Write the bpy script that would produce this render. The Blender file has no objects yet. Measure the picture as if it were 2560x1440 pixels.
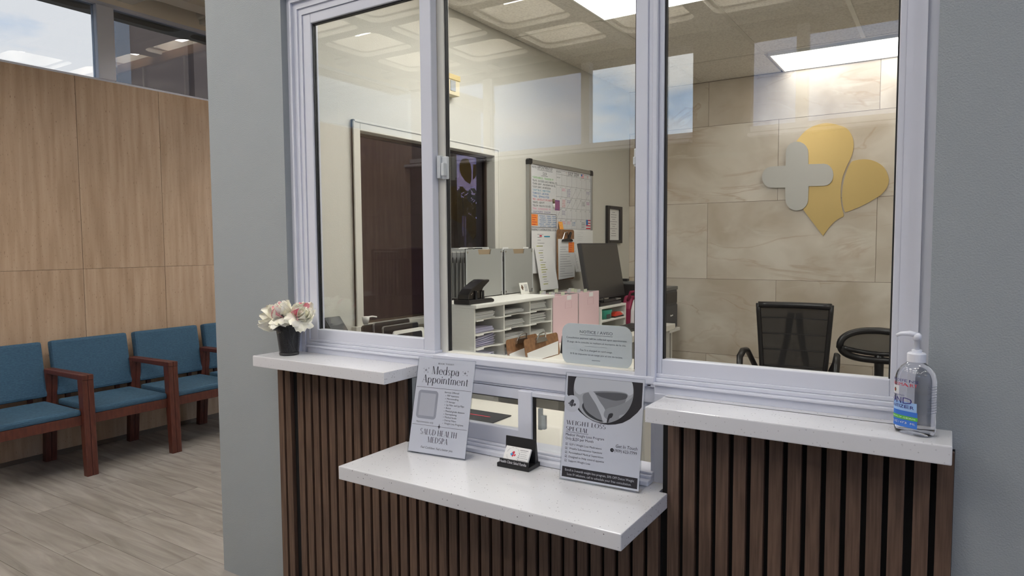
import bpy, bmesh, math, random
from mathutils import Vector, Matrix
random.seed(7)
R = math.radians
C = bpy.context.scene.collection
sc = bpy.context.scene

# ------------------------------------------------------------------ camera
YAW, PITCH, ROLL, FPX = 0.572185, -0.062943, -0.006595, 1696.365
fw = Vector((-math.sin(YAW)*math.cos(PITCH), math.cos(YAW)*math.cos(PITCH), math.sin(PITCH)))
rt = Vector((math.cos(YAW), math.sin(YAW), 0)); up = rt.cross(fw)
rt, up = math.cos(ROLL)*rt + math.sin(ROLL)*up, -math.sin(ROLL)*rt + math.cos(ROLL)*up
cam_d = bpy.data.cameras.new('camera'); cam = bpy.data.objects.new('camera', cam_d); C.objects.link(cam)
cam_d.sensor_width = 36; cam_d.lens = FPX/2560*36; cam_d.clip_start = .05; cam_d.clip_end = 300
m3 = Matrix((rt, up, -fw)).transposed()
cam.matrix_world = Matrix.Translation((2.27614, -1.80340, 1.45896)) @ m3.to_4x4()
sc.camera = cam

# ------------------------------------------------------------------ view, world
vs = sc.view_settings
vs.view_transform = 'Standard'; vs.look = 'None'; vs.gamma = 1; vs.use_curve_mapping = False
vs.exposure = 0.0
W = bpy.data.worlds.new('world'); sc.world = W; W.use_nodes = True
SKY = 4.2
def build_world():
    nt = W.node_tree; nt.nodes.clear(); N = nt.nodes.new; L = nt.links.new
    out = N('ShaderNodeOutputWorld'); bg = N('ShaderNodeBackground'); L(bg.outputs[0], out.inputs[0])
    tc = N('ShaderNodeTexCoord'); sep = N('ShaderNodeSeparateXYZ'); L(tc.outputs['Generated'], sep.inputs[0])
    mp = N('ShaderNodeMapping'); mp.inputs['Scale'].default_value = (1.6, 1.6, 5.5); L(tc.outputs['Generated'], mp.inputs[0])
    nz = N('ShaderNodeTexNoise'); nz.inputs['Scale'].default_value = 2.2; nz.inputs['Detail'].default_value = 6; L(mp.outputs[0], nz.inputs[0])
    cr = N('ShaderNodeValToRGB'); L(nz.outputs['Fac'], cr.inputs[0])
    cr.color_ramp.elements[0].position = .43; cr.color_ramp.elements[0].color = (.38, .60, .90, 1)
    cr.color_ramp.elements[1].position = .57; cr.color_ramp.elements[1].color = (.92, .94, .97, 1)
    hz = N('ShaderNodeValToRGB'); L(sep.outputs['Z'], hz.inputs[0])
    hz.color_ramp.elements[0].position = .49; hz.color_ramp.elements[0].color = (.20, .19, .17, 1)
    hz.color_ramp.elements[1].position = .51; hz.color_ramp.elements[1].color = (1, 1, 1, 1)
    # generated world coordinate is the direction itself: remap z (-1..1) to 0..1
    mr = N('ShaderNodeMath'); mr.operation = 'MULTIPLY_ADD'; mr.inputs[1].default_value = .5; mr.inputs[2].default_value = .5
    L(sep.outputs['Z'], mr.inputs[0]); L(mr.outputs[0], hz.inputs[0])
    mx = N('ShaderNodeMix'); mx.data_type = 'RGBA'; mx.blend_type = 'MULTIPLY'; mx.inputs[0].default_value = 1
    L(cr.outputs[0], mx.inputs[6]); L(hz.outputs[0], mx.inputs[7]); L(mx.outputs[2], bg.inputs[0])
    bg.inputs[1].default_value = SKY
build_world()

# light levels (tuned against the photograph)
E_PANEL = 14.5      # office ceiling panels
E_COFFER = 27.0     # fixtures inside the waffle coffers
sc.cycles.max_bounces = 8; sc.cycles.diffuse_bounces = 4; sc.cycles.glossy_bounces = 4
sc.cycles.transmission_bounces = 6; sc.cycles.transparent_max_bounces = 16
sc.cycles.sample_clamp_indirect = 6; sc.cycles.caustics_reflective = False; sc.cycles.caustics_refractive = False

# ------------------------------------------------------------------ helpers
def lin(c):
    c /= 255
    return c/12.92 if c <= .04045 else ((c+.055)/1.055)**2.4
def rgb(*a):
    return (lin(a[0]), lin(a[1]), lin(a[2]), 1)
MATS = {}
def mat(name, col, rough=.5, metal=0, col2=None, scale=(1, 1, 1), ns=5, detail=4, lo=.35, hi=.65, bump=0, bs=None,
        coat=0, spec=.5, rand=False, rv=0, emit=0, coat_r=.03, dist=0, kind='noise'):
    if name in MATS: return MATS[name]
    m = bpy.data.materials.new(name); m.use_nodes = True; MATS[name] = m
    nt = m.node_tree; N = nt.nodes.new; L = nt.links.new; P = nt.nodes['Principled BSDF']
    P.inputs['Base Color'].default_value = col; P.inputs['Roughness'].default_value = rough
    P.inputs['Metallic'].default_value = metal; P.inputs['Coat Weight'].default_value = coat
    P.inputs['Coat Roughness'].default_value = coat_r; P.inputs['Specular IOR Level'].default_value = spec
    if emit:
        P.inputs['Emission Color'].default_value = col; P.inputs['Emission Strength'].default_value = emit
    if col2 or bump or rv:
        tc = N('ShaderNodeTexCoord'); oi = N('ShaderNodeObjectInfo')
        vec = tc.outputs['Object']
        if rand:
            mu = N('ShaderNodeVectorMath'); mu.operation = 'MULTIPLY_ADD'; mu.inputs[1].default_value = (37, 53, 71)
            L(oi.outputs['Random'], mu.inputs[0]); L(vec, mu.inputs[2]); vec = mu.outputs[0]
        mp = N('ShaderNodeMapping'); mp.inputs['Scale'].default_value = scale; L(vec, mp.inputs[0])
        nz = N('ShaderNodeTexNoise'); nz.inputs['Scale'].default_value = ns; nz.inputs['Detail'].default_value = detail
        nz.inputs['Distortion'].default_value = dist; L(mp.outputs[0], nz.inputs[0])
        c = None
        if col2:
            cr = N('ShaderNodeValToRGB'); L(nz.outputs['Fac'], cr.inputs[0])
            cr.color_ramp.elements[0].position = lo; cr.color_ramp.elements[0].color = col
            cr.color_ramp.elements[1].position = hi; cr.color_ramp.elements[1].color = col2
            c = cr.outputs[0]
        if rv:
            hs = N('ShaderNodeHueSaturation'); ma = N('ShaderNodeMath'); ma.operation = 'MULTIPLY_ADD'
            ma.inputs[1].default_value = rv*2; ma.inputs[2].default_value = 1-rv
            L(oi.outputs['Random'], ma.inputs[0]); L(ma.outputs[0], hs.inputs['Value'])
            if c: L(c, hs.inputs['Color'])
            else: hs.inputs['Color'].default_value = col
            c = hs.outputs[0]
        if c: L(c, P.inputs['Base Color'])
        if bump:
            bp = N('ShaderNodeBump'); bp.inputs['Strength'].default_value = bump; bp.inputs['Distance'].default_value = .01
            if bs:
                n2 = N('ShaderNodeTexNoise'); n2.inputs['Scale'].default_value = bs; n2.inputs['Detail'].default_value = 2
                L(tc.outputs['Object'], n2.inputs[0]); L(n2.outputs['Fac'], bp.inputs['Height'])
            else: L(nz.outputs['Fac'], bp.inputs['Height'])
            L(bp.outputs[0], P.inputs['Normal'])
    return m
def glass_mat(name, tint=(.97, .98, .97, 1), f0=.045, rough=0):
    m = bpy.data.materials.new(name); m.use_nodes = True; MATS[name] = m
    nt = m.node_tree; nt.nodes.clear(); N = nt.nodes.new; L = nt.links.new
    out = N('ShaderNodeOutputMaterial'); mx = N('ShaderNodeMixShader'); L(mx.outputs[0], out.inputs[0])
    t = N('ShaderNodeBsdfTransparent'); t.inputs[0].default_value = tint
    g = N('ShaderNodeBsdfGlossy'); g.inputs['Roughness'].default_value = rough; g.inputs[0].default_value = (1, 1, 1, 1)
    lw = N('ShaderNodeLayerWeight'); lw.inputs[0].default_value = .5
    p = N('ShaderNodeMath'); p.operation = 'POWER'; p.inputs[1].default_value = 5; L(lw.outputs['Facing'], p.inputs[0])
    ma = N('ShaderNodeMath'); ma.operation = 'MULTIPLY_ADD'; ma.inputs[1].default_value = 1-f0; ma.inputs[2].default_value = f0
    L(p.outputs[0], ma.inputs[0]); L(ma.outputs[0], mx.inputs[0]); L(t.outputs[0], mx.inputs[1]); L(g.outputs[0], mx.inputs[2])
    return m
def mesh_fabric(name, col, alpha):
    m = bpy.data.materials.new(name); m.use_nodes = True; MATS[name] = m
    P = m.node_tree.nodes['Principled BSDF']; P.inputs['Base Color'].default_value = col; P.inputs['Roughness'].default_value = .8
    P.inputs['Alpha'].default_value = alpha
    return m

class MB:
    """collects geometry (world coordinates, or through .M) for ONE mesh object"""
    def __init__(s, M=None): s.v = []; s.f = []; s.M = M; s.fm = []; s.mi = 0; s.sm = []; s.smooth = False
    def add(s, vs, fs):
        n = len(s.v)
        for p in vs:
            p = Vector(p); s.v.append(s.M @ p if s.M else p)
        for f in fs: s.f.append([n+i for i in f]); s.fm.append(s.mi); s.sm.append(s.smooth)
        return s
    def box(s, x0, x1, y0, y1, z0, z1):
        return s.add([(x0,y0,z0),(x1,y0,z0),(x1,y1,z0),(x0,y1,z0),(x0,y0,z1),(x1,y0,z1),(x1,y1,z1),(x0,y1,z1)],
                     [(0,3,2,1),(4,5,6,7),(0,1,5,4),(1,2,6,5),(2,3,7,6),(3,0,4,7)])
    def bbox(s, x0, x1, y0, y1, z0, z1, b=.003):
        """box with chamfered edges"""
        bm = bmesh.new(); bmesh.ops.create_cube(bm, size=1)
        for v in bm.verts: v.co = Vector((x0+(v.co.x+.5)*(x1-x0), y0+(v.co.y+.5)*(y1-y0), z0+(v.co.z+.5)*(z1-z0)))
        bmesh.ops.bevel(bm, geom=bm.edges[:], offset=b, segments=2, affect='EDGES', profile=.6)
        s.frombm(bm); return s
    def frombm(s, bm):
        bm.verts.index_update()
        s.add([v.co.copy() for v in bm.verts], [[v.index for v in f.verts] for f in bm.faces]); bm.free()
    def prism(s, poly, axis, a, b):
        """2-D polygon extruded along axis: 'x': (y,z), 'y': (x,z), 'z': (x,y)"""
        def P(p, t): return (t, p[0], p[1]) if axis == 'x' else (p[0], t, p[1]) if axis == 'y' else (p[0], p[1], t)
        n = len(poly)
        return s.add([P(p, a) for p in poly]+[P(p, b) for p in poly],
                     [list(range(n))[::-1], list(range(n, 2*n))]+[(i, (i+1) % n, n+(i+1) % n, n+i) for i in range(n)])
    def tube(s, pts, r, n=8, r2=None, cap=True):
        pts = [Vector(p) for p in pts]; k = len(pts)
        rs = r if isinstance(r, (list, tuple)) else [r]*k
        vs = []; prev = None
        for i, p in enumerate(pts):
            t = (pts[min(i+1, k-1)]-pts[max(i-1, 0)]).normalized()
            if prev is None:
                a = t.orthogonal().normalized()
                if abs(t.z) < .9: a = t.cross(Vector((0, 0, 1))).normalized()
            else: a = (prev - t*prev.dot(t)).normalized()
            prev = a; b = t.cross(a)
            q = rs[i] if r2 is None else r2
            for j in range(n):
                w = 2*math.pi*j/n; vs.append(p+a*math.cos(w)*rs[i]+b*math.sin(w)*q)
        fs = [(i*n+j, i*n+(j+1) % n, (i+1)*n+(j+1) % n, (i+1)*n+j) for i in range(k-1) for j in range(n)]
        if cap: fs += [list(range(n))[::-1], list(range((k-1)*n, k*n))]
        return s.add(vs, fs)
    def lathe(s, prof, c=(0, 0, 0), n=24, sx=1, sy=1):
        k = len(prof); vs = []
        for r, z in prof:
            for j in range(n):
                w = 2*math.pi*j/n; vs.append((c[0]+r*math.cos(w)*sx, c[1]+r*math.sin(w)*sy, c[2]+z))
        fs = [(i*n+j, i*n+(j+1) % n, (i+1)*n+(j+1) % n, (i+1)*n+j) for i in range(k-1) for j in range(n)]
        if prof[0][0] > 0: fs.append(list(range(n))[::-1])
        if prof[-1][0] > 0: fs.append(list(range((k-1)*n, k*n)))
        return s.add(vs, fs)
    def grid(s, fn, nu, nv, thick=0):
        vs = [fn(i/nu, j/nv) for i in range(nu+1) for j in range(nv+1)]
        return s.add(vs, [(i*(nv+1)+j, (i+1)*(nv+1)+j, (i+1)*(nv+1)+j+1, i*(nv+1)+j+1) for i in range(nu) for j in range(nv)])
    def build(s, name, m, parent=None, loc=None, smooth=None, bevel=0, subsurf=0, solid=0):
        me = bpy.data.meshes.new(name)
        o0 = Vector(parent['base']) if parent is not None and 'base' in parent.keys() else Vector(loc or (0, 0, 0))
        me.from_pydata([tuple(v-o0) for v in s.v], [], s.f)
        for mm in (m if isinstance(m, (list, tuple)) else [m]): me.materials.append(mm)
        me.polygons.foreach_set('material_index', s.fm)
        if smooth is None: me.polygons.foreach_set('use_smooth', s.sm)
        elif smooth: me.polygons.foreach_set('use_smooth', [True]*len(s.f))
        me.update()
        o = bpy.data.objects.new(name, me); C.objects.link(o)
        if parent is not None:
            o.parent = parent
            o['base'] = tuple(o0)
        else:
            o.location = o0; o['base'] = tuple(o0)
        if smooth == 'auto': me.shade_smooth() if False else None
        if solid:
            md = o.modifiers.new('solid', 'SOLIDIFY'); md.thickness = solid
        if bevel:
            md = o.modifiers.new('bevel', 'BEVEL'); md.width = bevel; md.segments = 2; md.limit_method = 'ANGLE'; md.angle_limit = R(40)
        if subsurf:
            md = o.modifiers.new('sub', 'SUBSURF'); md.levels = subsurf; md.render_levels = subsurf
        return o

def thing(name, label, cat, loc=(0, 0, 0), group=None):
    o = bpy.data.objects.new(name, None); C.objects.link(o); o.empty_display_size = .05
    o.location = loc; o['base'] = tuple(loc); o['label'] = label; o['category'] = cat
    if group: o['group'] = group
    return o
def tag(o, label, cat, group=None):
    o['label'] = label; o['category'] = cat
    if group: o['group'] = group
    return o
def struct(o): o['kind'] = 'structure'; return o
def sroot(name, loc=(0, 0, 0)):
    o = bpy.data.objects.new(name, None); C.objects.link(o); o.location = loc; o['base'] = tuple(loc); o['kind'] = 'structure'; return o
def dup(root, delta, label=None, group=None):
    r = root.copy(); C.objects.link(r); r.location = Vector(root.location)+Vector(delta); r['base'] = tuple(r.location)
    if label: r['label'] = label
    if group: r['group'] = group
    for ch in list(root.children):
        c = ch.copy(); C.objects.link(c); c.parent = r
        for g in ch.children:
            d = g.copy(); C.objects.link(d); d.parent = c
    return r
def inst(src, name, parent, delta):
    """another piece sharing the mesh of src, moved by delta"""
    c = src.copy(); C.objects.link(c); c.parent = parent; c.location = Vector(src.location)+Vector(delta); return c

# ---- lettering: sans text from the built-in font, and a small high-contrast serif drawn from strokes
_tc = {}
def sans(s):
    if s not in _tc:
        cu = bpy.data.curves.new('t', 'FONT'); cu.body = s; cu.resolution_u = 2; cu.fill_mode = 'FRONT'
        ob = bpy.data.objects.new('t', cu); me = ob.to_mesh()
        vs = [(v.co.x, v.co.y) for v in me.vertices]; fs = [tuple(p.vertices) for p in me.polygons]
        ob.to_mesh_clear(); bpy.data.objects.remove(ob); bpy.data.curves.remove(cu)
        _tc[s] = (vs, fs)
    return _tc[s]
def ring(out, cx, cy, rx, ry, tx, ty, a0=0, a1=360, n=28):
    k = max(6, int(n*abs(a1-a0)/360)); vs = []
    for i in range(k+1):
        w = R(a0+(a1-a0)*i/k); vs += [(cx+rx*math.cos(w), cy+ry*math.sin(w)), (cx+(rx-tx)*math.cos(w), cy+(ry-ty)*math.sin(w))]
    b = len(out[0]); out[0].extend(vs); out[1].extend([(b+2*i, b+2*i+2, b+2*i+3, b+2*i+1) for i in range(k)])
def bar(out, x0, y0, x1, y1, w):
    """slanted or upright bar, horizontal width w"""
    b = len(out[0]); out[0].extend([(x0, y0), (x0+w, y0), (x1+w, y1), (x1, y1)]); out[1].append((b, b+1, b+2, b+3))
T_, t_ = .125, .028
def V(o, x, y0, y1, w=T_): bar(o, x, y0, x, y1, w)
def Hh(o, x0, x1, y, h=t_): b = len(o[0]); o[0].extend([(x0, y), (x1, y), (x1, y+h), (x0, y+h)]); o[1].append((b, b+1, b+2, b+3))
def G_(ch, o):
    if ch == 'A': bar(o, .02, 0, .33, 1, t_); bar(o, .50, 0, .30, 1, T_); Hh(o, .11, .52, .3); Hh(o, -.04, .1, 0, .02); Hh(o, .46, .68, 0, .02); return .68
    if ch == 'M': bar(o, .06, 0, .1, 1, t_); bar(o, .36, 0, .1, 1, T_*.9); bar(o, .42, 0, .72, 1, t_); V(o, .72, 0, 1); Hh(o, 0, .16, 0, .02); Hh(o, .64, .92, 0, .02); return .95
    if ch == 'W': bar(o, .22, 0, 0, 1, T_); bar(o, .28, 0, .46, 1, t_); bar(o, .62, 0, .40, 1, T_); bar(o, .68, 0, .9, 1, t_); return .98
    if ch == 'E': V(o, .05, 0, 1); Hh(o, .05, .5, 0); Hh(o, .05, .42, .5); Hh(o, .05, .48, .97); return .58
    if ch == 'I': V(o, .05, 0, 1); Hh(o, 0, .22, 0, .02); Hh(o, 0, .22, .98, .02); return .27
    if ch == 'G': ring(o, .4, .5, .38, .52, T_, t_, 40, 330); V(o, .62, .1, .42, .1); Hh(o, .5, .8, .42); return .86
    if ch == 'H': V(o, .05, 0, 1); V(o, .52, 0, 1); Hh(o, .05, .6, .5); return .75
    if ch == 'T': V(o, .24, 0, 1); Hh(o, 0, .6, .97); return .6
    if ch == 'L': V(o, .05, 0, 1); Hh(o, .05, .5, 0); return .54
    if ch == 'O': ring(o, .4, .5, .39, .52, T_, t_); return .84
    if ch == 'S': ring(o, .26, .75, .22, .27, .1, .04, 30, 265); ring(o, .26, .26, .24, .27, .1, .04, 85, -150); return .56
    if ch == 'P': V(o, .05, 0, 1); ring(o, .17, .73, .34, .27, T_, t_, -90, 90); return .56
    if ch == 'C': ring(o, .4, .5, .38, .52, T_, t_, 45, 315); return .74
    if ch == 'U': V(o, .05, .3, 1); ring(o, .32, .3, .27, .32, T_*.8, t_, 180, 360); V(o, .56, .3, 1, t_); return .68
    if ch == 'D': V(o, .05, 0, 1); ring(o, .2, .5, .5, .5, T_, t_, -90, 90); return .76
    if ch == 'e': ring(o, .27, .32, .26, .34, T_*.85, t_, 0, 320); Hh(o, .06, .52, .34); return .56
    if ch == 'd': ring(o, .26, .32, .25, .34, T_*.85, t_); V(o, .43, 0, 1.08, T_*.8); return .6
    if ch == 's': ring(o, .2, .48, .16, .18, .07, .03, 20, 265); ring(o, .2, .17, .17, .19, .07, .03, 85, -150); return .42
    if ch == 'p': ring(o, .3, .32, .25, .34, T_*.85, t_); V(o, .05, -.34, .64, T_*.8); return .6
    if ch == 'a': ring(o, .24, .24, .23, .26, T_*.8, t_); V(o, .37, 0, .5, T_*.8); ring(o, .24, .46, .23, .2, T_*.7, t_, 0, 160); return .54
    if ch == 'o': ring(o, .27, .32, .26, .34, T_*.85, t_); return .57
    if ch == 'i': V(o, .06, 0, .64, T_*.8); ring(o, .11, .84, .06, .06, .06, .06); return .24
    if ch == 'n': V(o, .05, 0, .64, T_*.8); ring(o, .27, .4, .22, .26, T_*.7, t_, 0, 170); V(o, .39, 0, .42, T_*.8); return .56
    if ch == 'm': V(o, .05, 0, .64, T_*.8); ring(o, .25, .4, .19, .26, T_*.7, t_, 0, 170); V(o, .34, 0, .42, T_*.8); ring(o, .54, .4, .19, .26, T_*.7, t_, 0, 170); V(o, .63, 0, .42, T_*.8); return .8
    if ch == 't': V(o, .12, 0, .82, T_*.8); Hh(o, 0, .36, .61); ring(o, .26, .1, .14, .1, .05, t_, 190, 300); return .38
    return .3
def serif(s):
    o = ([], []); x = 0
    for ch in s:
        g = ([], []); w = G_(ch, g); b = len(o[0])
        o[0].extend([(px+x, py) for px, py in g[0]]); o[1].extend([tuple(b+i for i in f) for f in g[1]]); x += w+.02
    return o
def text(mb, s, org, ux, uy, size, align='L', fn=sans, xs=1.0, shear=0, width=None):
    """flat printed lettering laid on a sheet: org = baseline point, ux/uy = sheet directions"""
    vs, fs = fn(s)
    if not vs: return
    x0 = min(v[0] for v in vs); x1 = max(v[0] for v in vs)
    k = size/.73 if fn is sans else size
    kx = k*xs
    if width: kx = width/max(1e-6, x1-x0)
    off = {'L': x0, 'C': (x0+x1)/2, 'R': x1}[align]
    ux = Vector(ux); uy = Vector(uy); org = Vector(org)
    mb.add([org+ux*((v[0]-off)*kx+shear*v[1]*k)+uy*(v[1]*k) for v in vs], fs)
def flat(mb, pts, org, ux, uy, n=0):
    """flat printed polygon"""
    ux = Vector(ux); uy = Vector(uy); org = Vector(org)
    mb.add([org+ux*p[0]+uy*p[1] for p in pts], [list(range(len(pts)))])
def rect(mb, x0, x1, y0, y1, org, ux, uy): flat(mb, [(x0, y0), (x1, y0), (x1, y1), (x0, y1)], org, ux, uy)
def rrect(x0, x1, y0, y1, r, n=6):
    p = []
    for cx, cy, a in ((x1-r, y0+r, -90), (x1-r, y1-r, 0), (x0+r, y1-r, 90), (x0+r, y0+r, 180)):
        for i in range(n+1):
            w = R(a+90*i/n); p.append((cx+r*math.cos(w), cy+r*math.sin(w)))
    return p
def disc(cx, cy, rx, ry=None, n=28, a0=0, a1=360):
    ry = ry or rx
    return [(cx+rx*math.cos(R(a0+(a1-a0)*i/n)), cy+ry*math.sin(R(a0+(a1-a0)*i/n))) for i in range(n if a1-a0 == 360 else n+1)]
def ink(name, r, g, b): return mat('ink_'+name, rgb(r, g, b), .7)
# ------------------------------------------------------------------ materials
WALLG = mat('grey_wall_paint', rgb(152, 158, 161), .55, bump=.16, bs=260)
BEIGE = mat('beige_wall_paint', rgb(208, 205, 194), .6, bump=.12, bs=260)
WHITEV = mat('white_vinyl', rgb(216, 218, 228), .32)
IVORYV = mat('ivory_vinyl', rgb(222, 219, 208), .4)
GASK = mat('black_gasket', rgb(28, 28, 30), .6)
FELT = mat('black_felt', rgb(16, 15, 15), .9)
QUARTZ = None
def quartz():
    m = mat('white_quartz', rgb(220, 220, 223), .12, spec=.5)
    nt = m.node_tree; N = nt.nodes.new; L = nt.links.new; P = nt.nodes['Principled BSDF']
    tc = N('ShaderNodeTexCoord'); vo = N('ShaderNodeTexVoronoi'); vo.inputs['Scale'].default_value = 130; L(tc.outputs['Object'], vo.inputs[0])
    cr = N('ShaderNodeValToRGB'); L(vo.outputs['Distance'], cr.inputs[0])
    cr.color_ramp.elements[0].position = .10; cr.color_ramp.elements[0].color = (1, 1, 1, 1)
    cr.color_ramp.elements[1].position = .26; cr.color_ramp.elements[1].color = (0, 0, 0, 1)
    sp = N('ShaderNodeSeparateColor'); L(vo.outputs['Color'], sp.inputs[0])
    gt = N('ShaderNodeMath'); gt.operation = 'GREATER_THAN'; gt.inputs[1].default_value = .72; L(sp.outputs[0], gt.inputs[0])
    mu = N('ShaderNodeMath'); mu.operation = 'MULTIPLY'; L(cr.outputs[0], mu.inputs[0]); L(gt.outputs[0], mu.inputs[1])
    m2 = N('ShaderNodeMath'); m2.operation = 'MULTIPLY'; L(mu.outputs[0], m2.inputs[0]); L(sp.outputs[1], m2.inputs[1])
    mx = N('ShaderNodeMix'); mx.data_type = 'RGBA'; L(m2.outputs[0], mx.inputs[0])
    mx.inputs[6].default_value = rgb(220, 220, 223); mx.inputs[7].default_value = rgb(70, 66, 70)
    L(mx.outputs[2], P.inputs['Base Color']); return m
QUARTZ = quartz()
WALNUT = mat('walnut_slat', rgb(78, 59, 48), .5, col2=rgb(103, 81, 67), scale=(26, 26, 1.2), ns=6, detail=5, rand=True, rv=.06, bump=.05)
TRAV = mat('travertine', rgb(165, 137, 110), .5, col2=rgb(198, 172, 146), scale=(12, 12, .9), ns=2.0, detail=14, lo=.24, hi=.78, rand=True, rv=.03, dist=.25)
def pits(m):
    nt = m.node_tree; N = nt.nodes.new; L = nt.links.new; P = nt.nodes['Principled BSDF']
    src = P.inputs['Base Color'].links[0].from_socket
    tc = N('ShaderNodeTexCoord'); mp = N('ShaderNodeMapping'); mp.inputs['Scale'].default_value = (95, 95, 26); L(tc.outputs['Object'], mp.inputs[0])
    nz = N('ShaderNodeTexNoise'); nz.inputs['Scale'].default_value = 1.6; nz.inputs['Detail'].default_value = 3; L(mp.outputs[0], nz.inputs[0])
    cr = N('ShaderNodeValToRGB'); L(nz.outputs['Fac'], cr.inputs[0])
    cr.color_ramp.elements[0].position = .27; cr.color_ramp.elements[0].color = (.45, .38, .32, 1)
    cr.color_ramp.elements[1].position = .36; cr.color_ramp.elements[1].color = (1, 1, 1, 1)
    mx = N('ShaderNodeMix'); mx.data_type = 'RGBA'; mx.blend_type = 'MULTIPLY'; mx.inputs[0].default_value = 1
    L(src, mx.inputs[6]); L(cr.outputs[0], mx.inputs[7]); L(mx.outputs[2], P.inputs['Base Color'])
pits(TRAV)
MARBLE = mat('marble_tile', rgb(203, 188, 168), .24, col2=rgb(234, 223, 207), scale=(1, 1, 1.2), ns=2.2, detail=12, lo=.36, hi=.64, rand=True, rv=.02, dist=.35)
def veins(m):
    """thin pale and rusty veins and sandy speckle over the tile colour"""
    nt = m.node_tree; N = nt.nodes.new; L = nt.links.new; P = nt.nodes['Principled BSDF']
    src = P.inputs['Base Color'].links[0].from_socket
    mpv = [n for n in nt.nodes if n.type == 'MAPPING'][0].outputs[0]
    for (sc_, dist, wid, col, amt, off) in ((1.1, 1.2, .012, rgb(232, 224, 208), .5, 0), (.8, 1.6, .008, rgb(178, 142, 106), .4, 9)):
        mp = N('ShaderNodeMapping'); mp.inputs['Location'].default_value = (off, off, off); mp.inputs['Rotation'].default_value = (0, .7, 0); mp.inputs['Scale'].default_value = (1, 1, 2.2); L(mpv, mp.inputs[0])
        nz = N('ShaderNodeTexNoise'); nz.inputs['Scale'].default_value = sc_; nz.inputs['Detail'].default_value = 6; nz.inputs['Distortion'].default_value = dist; L(mp.outputs[0], nz.inputs[0])
        a = N('ShaderNodeMath'); a.operation = 'SUBTRACT'; a.inputs[1].default_value = .5; L(nz.outputs['Fac'], a.inputs[0])
        b = N('ShaderNodeMath'); b.operation = 'ABSOLUTE'; L(a.outputs[0], b.inputs[0])
        cr = N('ShaderNodeValToRGB'); L(b.outputs[0], cr.inputs[0]); cr.color_ramp.elements[0].position = 0; cr.color_ramp.elements[0].color = (amt,)*3+(1,)
        cr.color_ramp.elements[1].position = wid*2.5; cr.color_ramp.elements[1].color = (0, 0, 0, 1)
        n2 = N('ShaderNodeTexNoise'); n2.inputs['Scale'].default_value = 2.1; L(mp.outputs[0], n2.inputs[0])
        c2 = N('ShaderNodeValToRGB'); c2.color_ramp.elements[0].position = .45; c2.color_ramp.elements[1].position = .62; L(n2.outputs['Fac'], c2.inputs[0])
        mu = N('ShaderNodeMath'); mu.operation = 'MULTIPLY'; L(cr.outputs[0], mu.inputs[0]); L(c2.outputs[0], mu.inputs[1])
        mx = N('ShaderNodeMix'); mx.data_type = 'RGBA'; L(mu.outputs[0], mx.inputs[0]); L(src, mx.inputs[6]); mx.inputs[7].default_value = col; src = mx.outputs[2]
    L(src, P.inputs['Base Color'])
veins(MARBLE)
GROUT = mat('grout', rgb(120, 106, 88), .8)
OAK = mat('grey_oak_plank', rgb(122, 117, 111), .42, col2=rgb(161, 156, 151), scale=(.9, 8, 5), ns=2.4, detail=9, lo=.32, hi=.70, rand=True, rv=.06, dist=.9, bump=.03)
SUBF = mat('plank_joint', rgb(92, 84, 76), .7)
CEILT = mat('ceiling_tile', rgb(230, 224, 213), .85, col2=rgb(208, 201, 190), ns=90, detail=2, lo=.42, hi=.7)
GRIDM = mat('ceiling_grid', rgb(214, 208, 196), .6)
WAFFLE = mat('waffle_concrete', rgb(214, 209, 198), .8)
LAMP2 = mat('panel_light_soft', (1, .985, .96, 1), .5, emit=E_PANEL*.27)
LAMP = mat('panel_light', (1, .98, .95, 1), .5, emit=E_PANEL)
LAMPC = mat('coffer_light', (1, .98, .96, 1), .5, emit=E_COFFER)
GLASS = glass_mat('clear_glass', f0=.065)
CLERE = glass_mat('sky_dimming_glass', (.46, .465, .47, 1), .085)  # grey tint added to dim the bright sky seen directly through it
REARG = glass_mat('rear_clear_glass', (.95, .96, .96, 1), .05)
MESHG = glass_mat('shaded_glass', (.55, .55, .60, 1), .06)
TINT = glass_mat('dark_tinted_glass', (.215, .19, .255, 1), .035)
ACRYL = glass_mat('clear_acrylic', (.95, .96, .97, 1), .05)
BLKP = mat('black_plastic', rgb(22, 22, 24), .38)
DGREY = mat('dark_grey_plastic', rgb(52, 52, 53), .5)
WHITEP = mat('white_plastic', rgb(228, 226, 218), .4)
PAPER = mat('white_paper', rgb(232, 231, 228), .7)
CHROME = mat('chrome', rgb(200, 200, 200), .18, metal=1)
ALU = mat('aluminium', rgb(176, 176, 172), .35, metal=.85)
HARDB = mat('brown_hardboard', rgb(150, 108, 72), .6, col2=rgb(128, 90, 60), ns=60)
BLUEF = mat('blue_fabric', rgb(46, 78, 102), .85, col2=rgb(58, 92, 116), scale=(1, 1, 4), ns=60, detail=3, bump=.25)
CHERRY = mat('cherry_wood', rgb(74, 37, 29), .38, col2=rgb(94, 49, 38), scale=(4, 4, 1), ns=14)
DESKW = mat('desk_laminate', rgb(232, 227, 216), .35)
K = ink('black', 34, 33, 38); KG = ink('grey', 110, 110, 118)

# ------------------------------------------------------------------ structure
X0, XO, YB, ZC = -.447, -.0512, 3.6785, 2.7492     # wall end, office left wall, tiled back wall, office ceiling
def box_obj(name, m, *bs, parent=None):
    mb = MB()
    for b in bs: mb.box(*b)
    return mb.build(name, m, parent)
struct(box_obj('wall_front', WALLG, (X0, .042, 0, .14, 0, 3.72), (2.243, 4.6, 0, .14, 0, 3.72), (.042, .692, 0, .14, 0, .992),
               (1.62, 2.243, 0, .14, 0, .992), (.692, 1.62, 0, .14, 0, .728), (.042, 2.243, 0, .14, 2.445, 3.72)))
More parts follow.
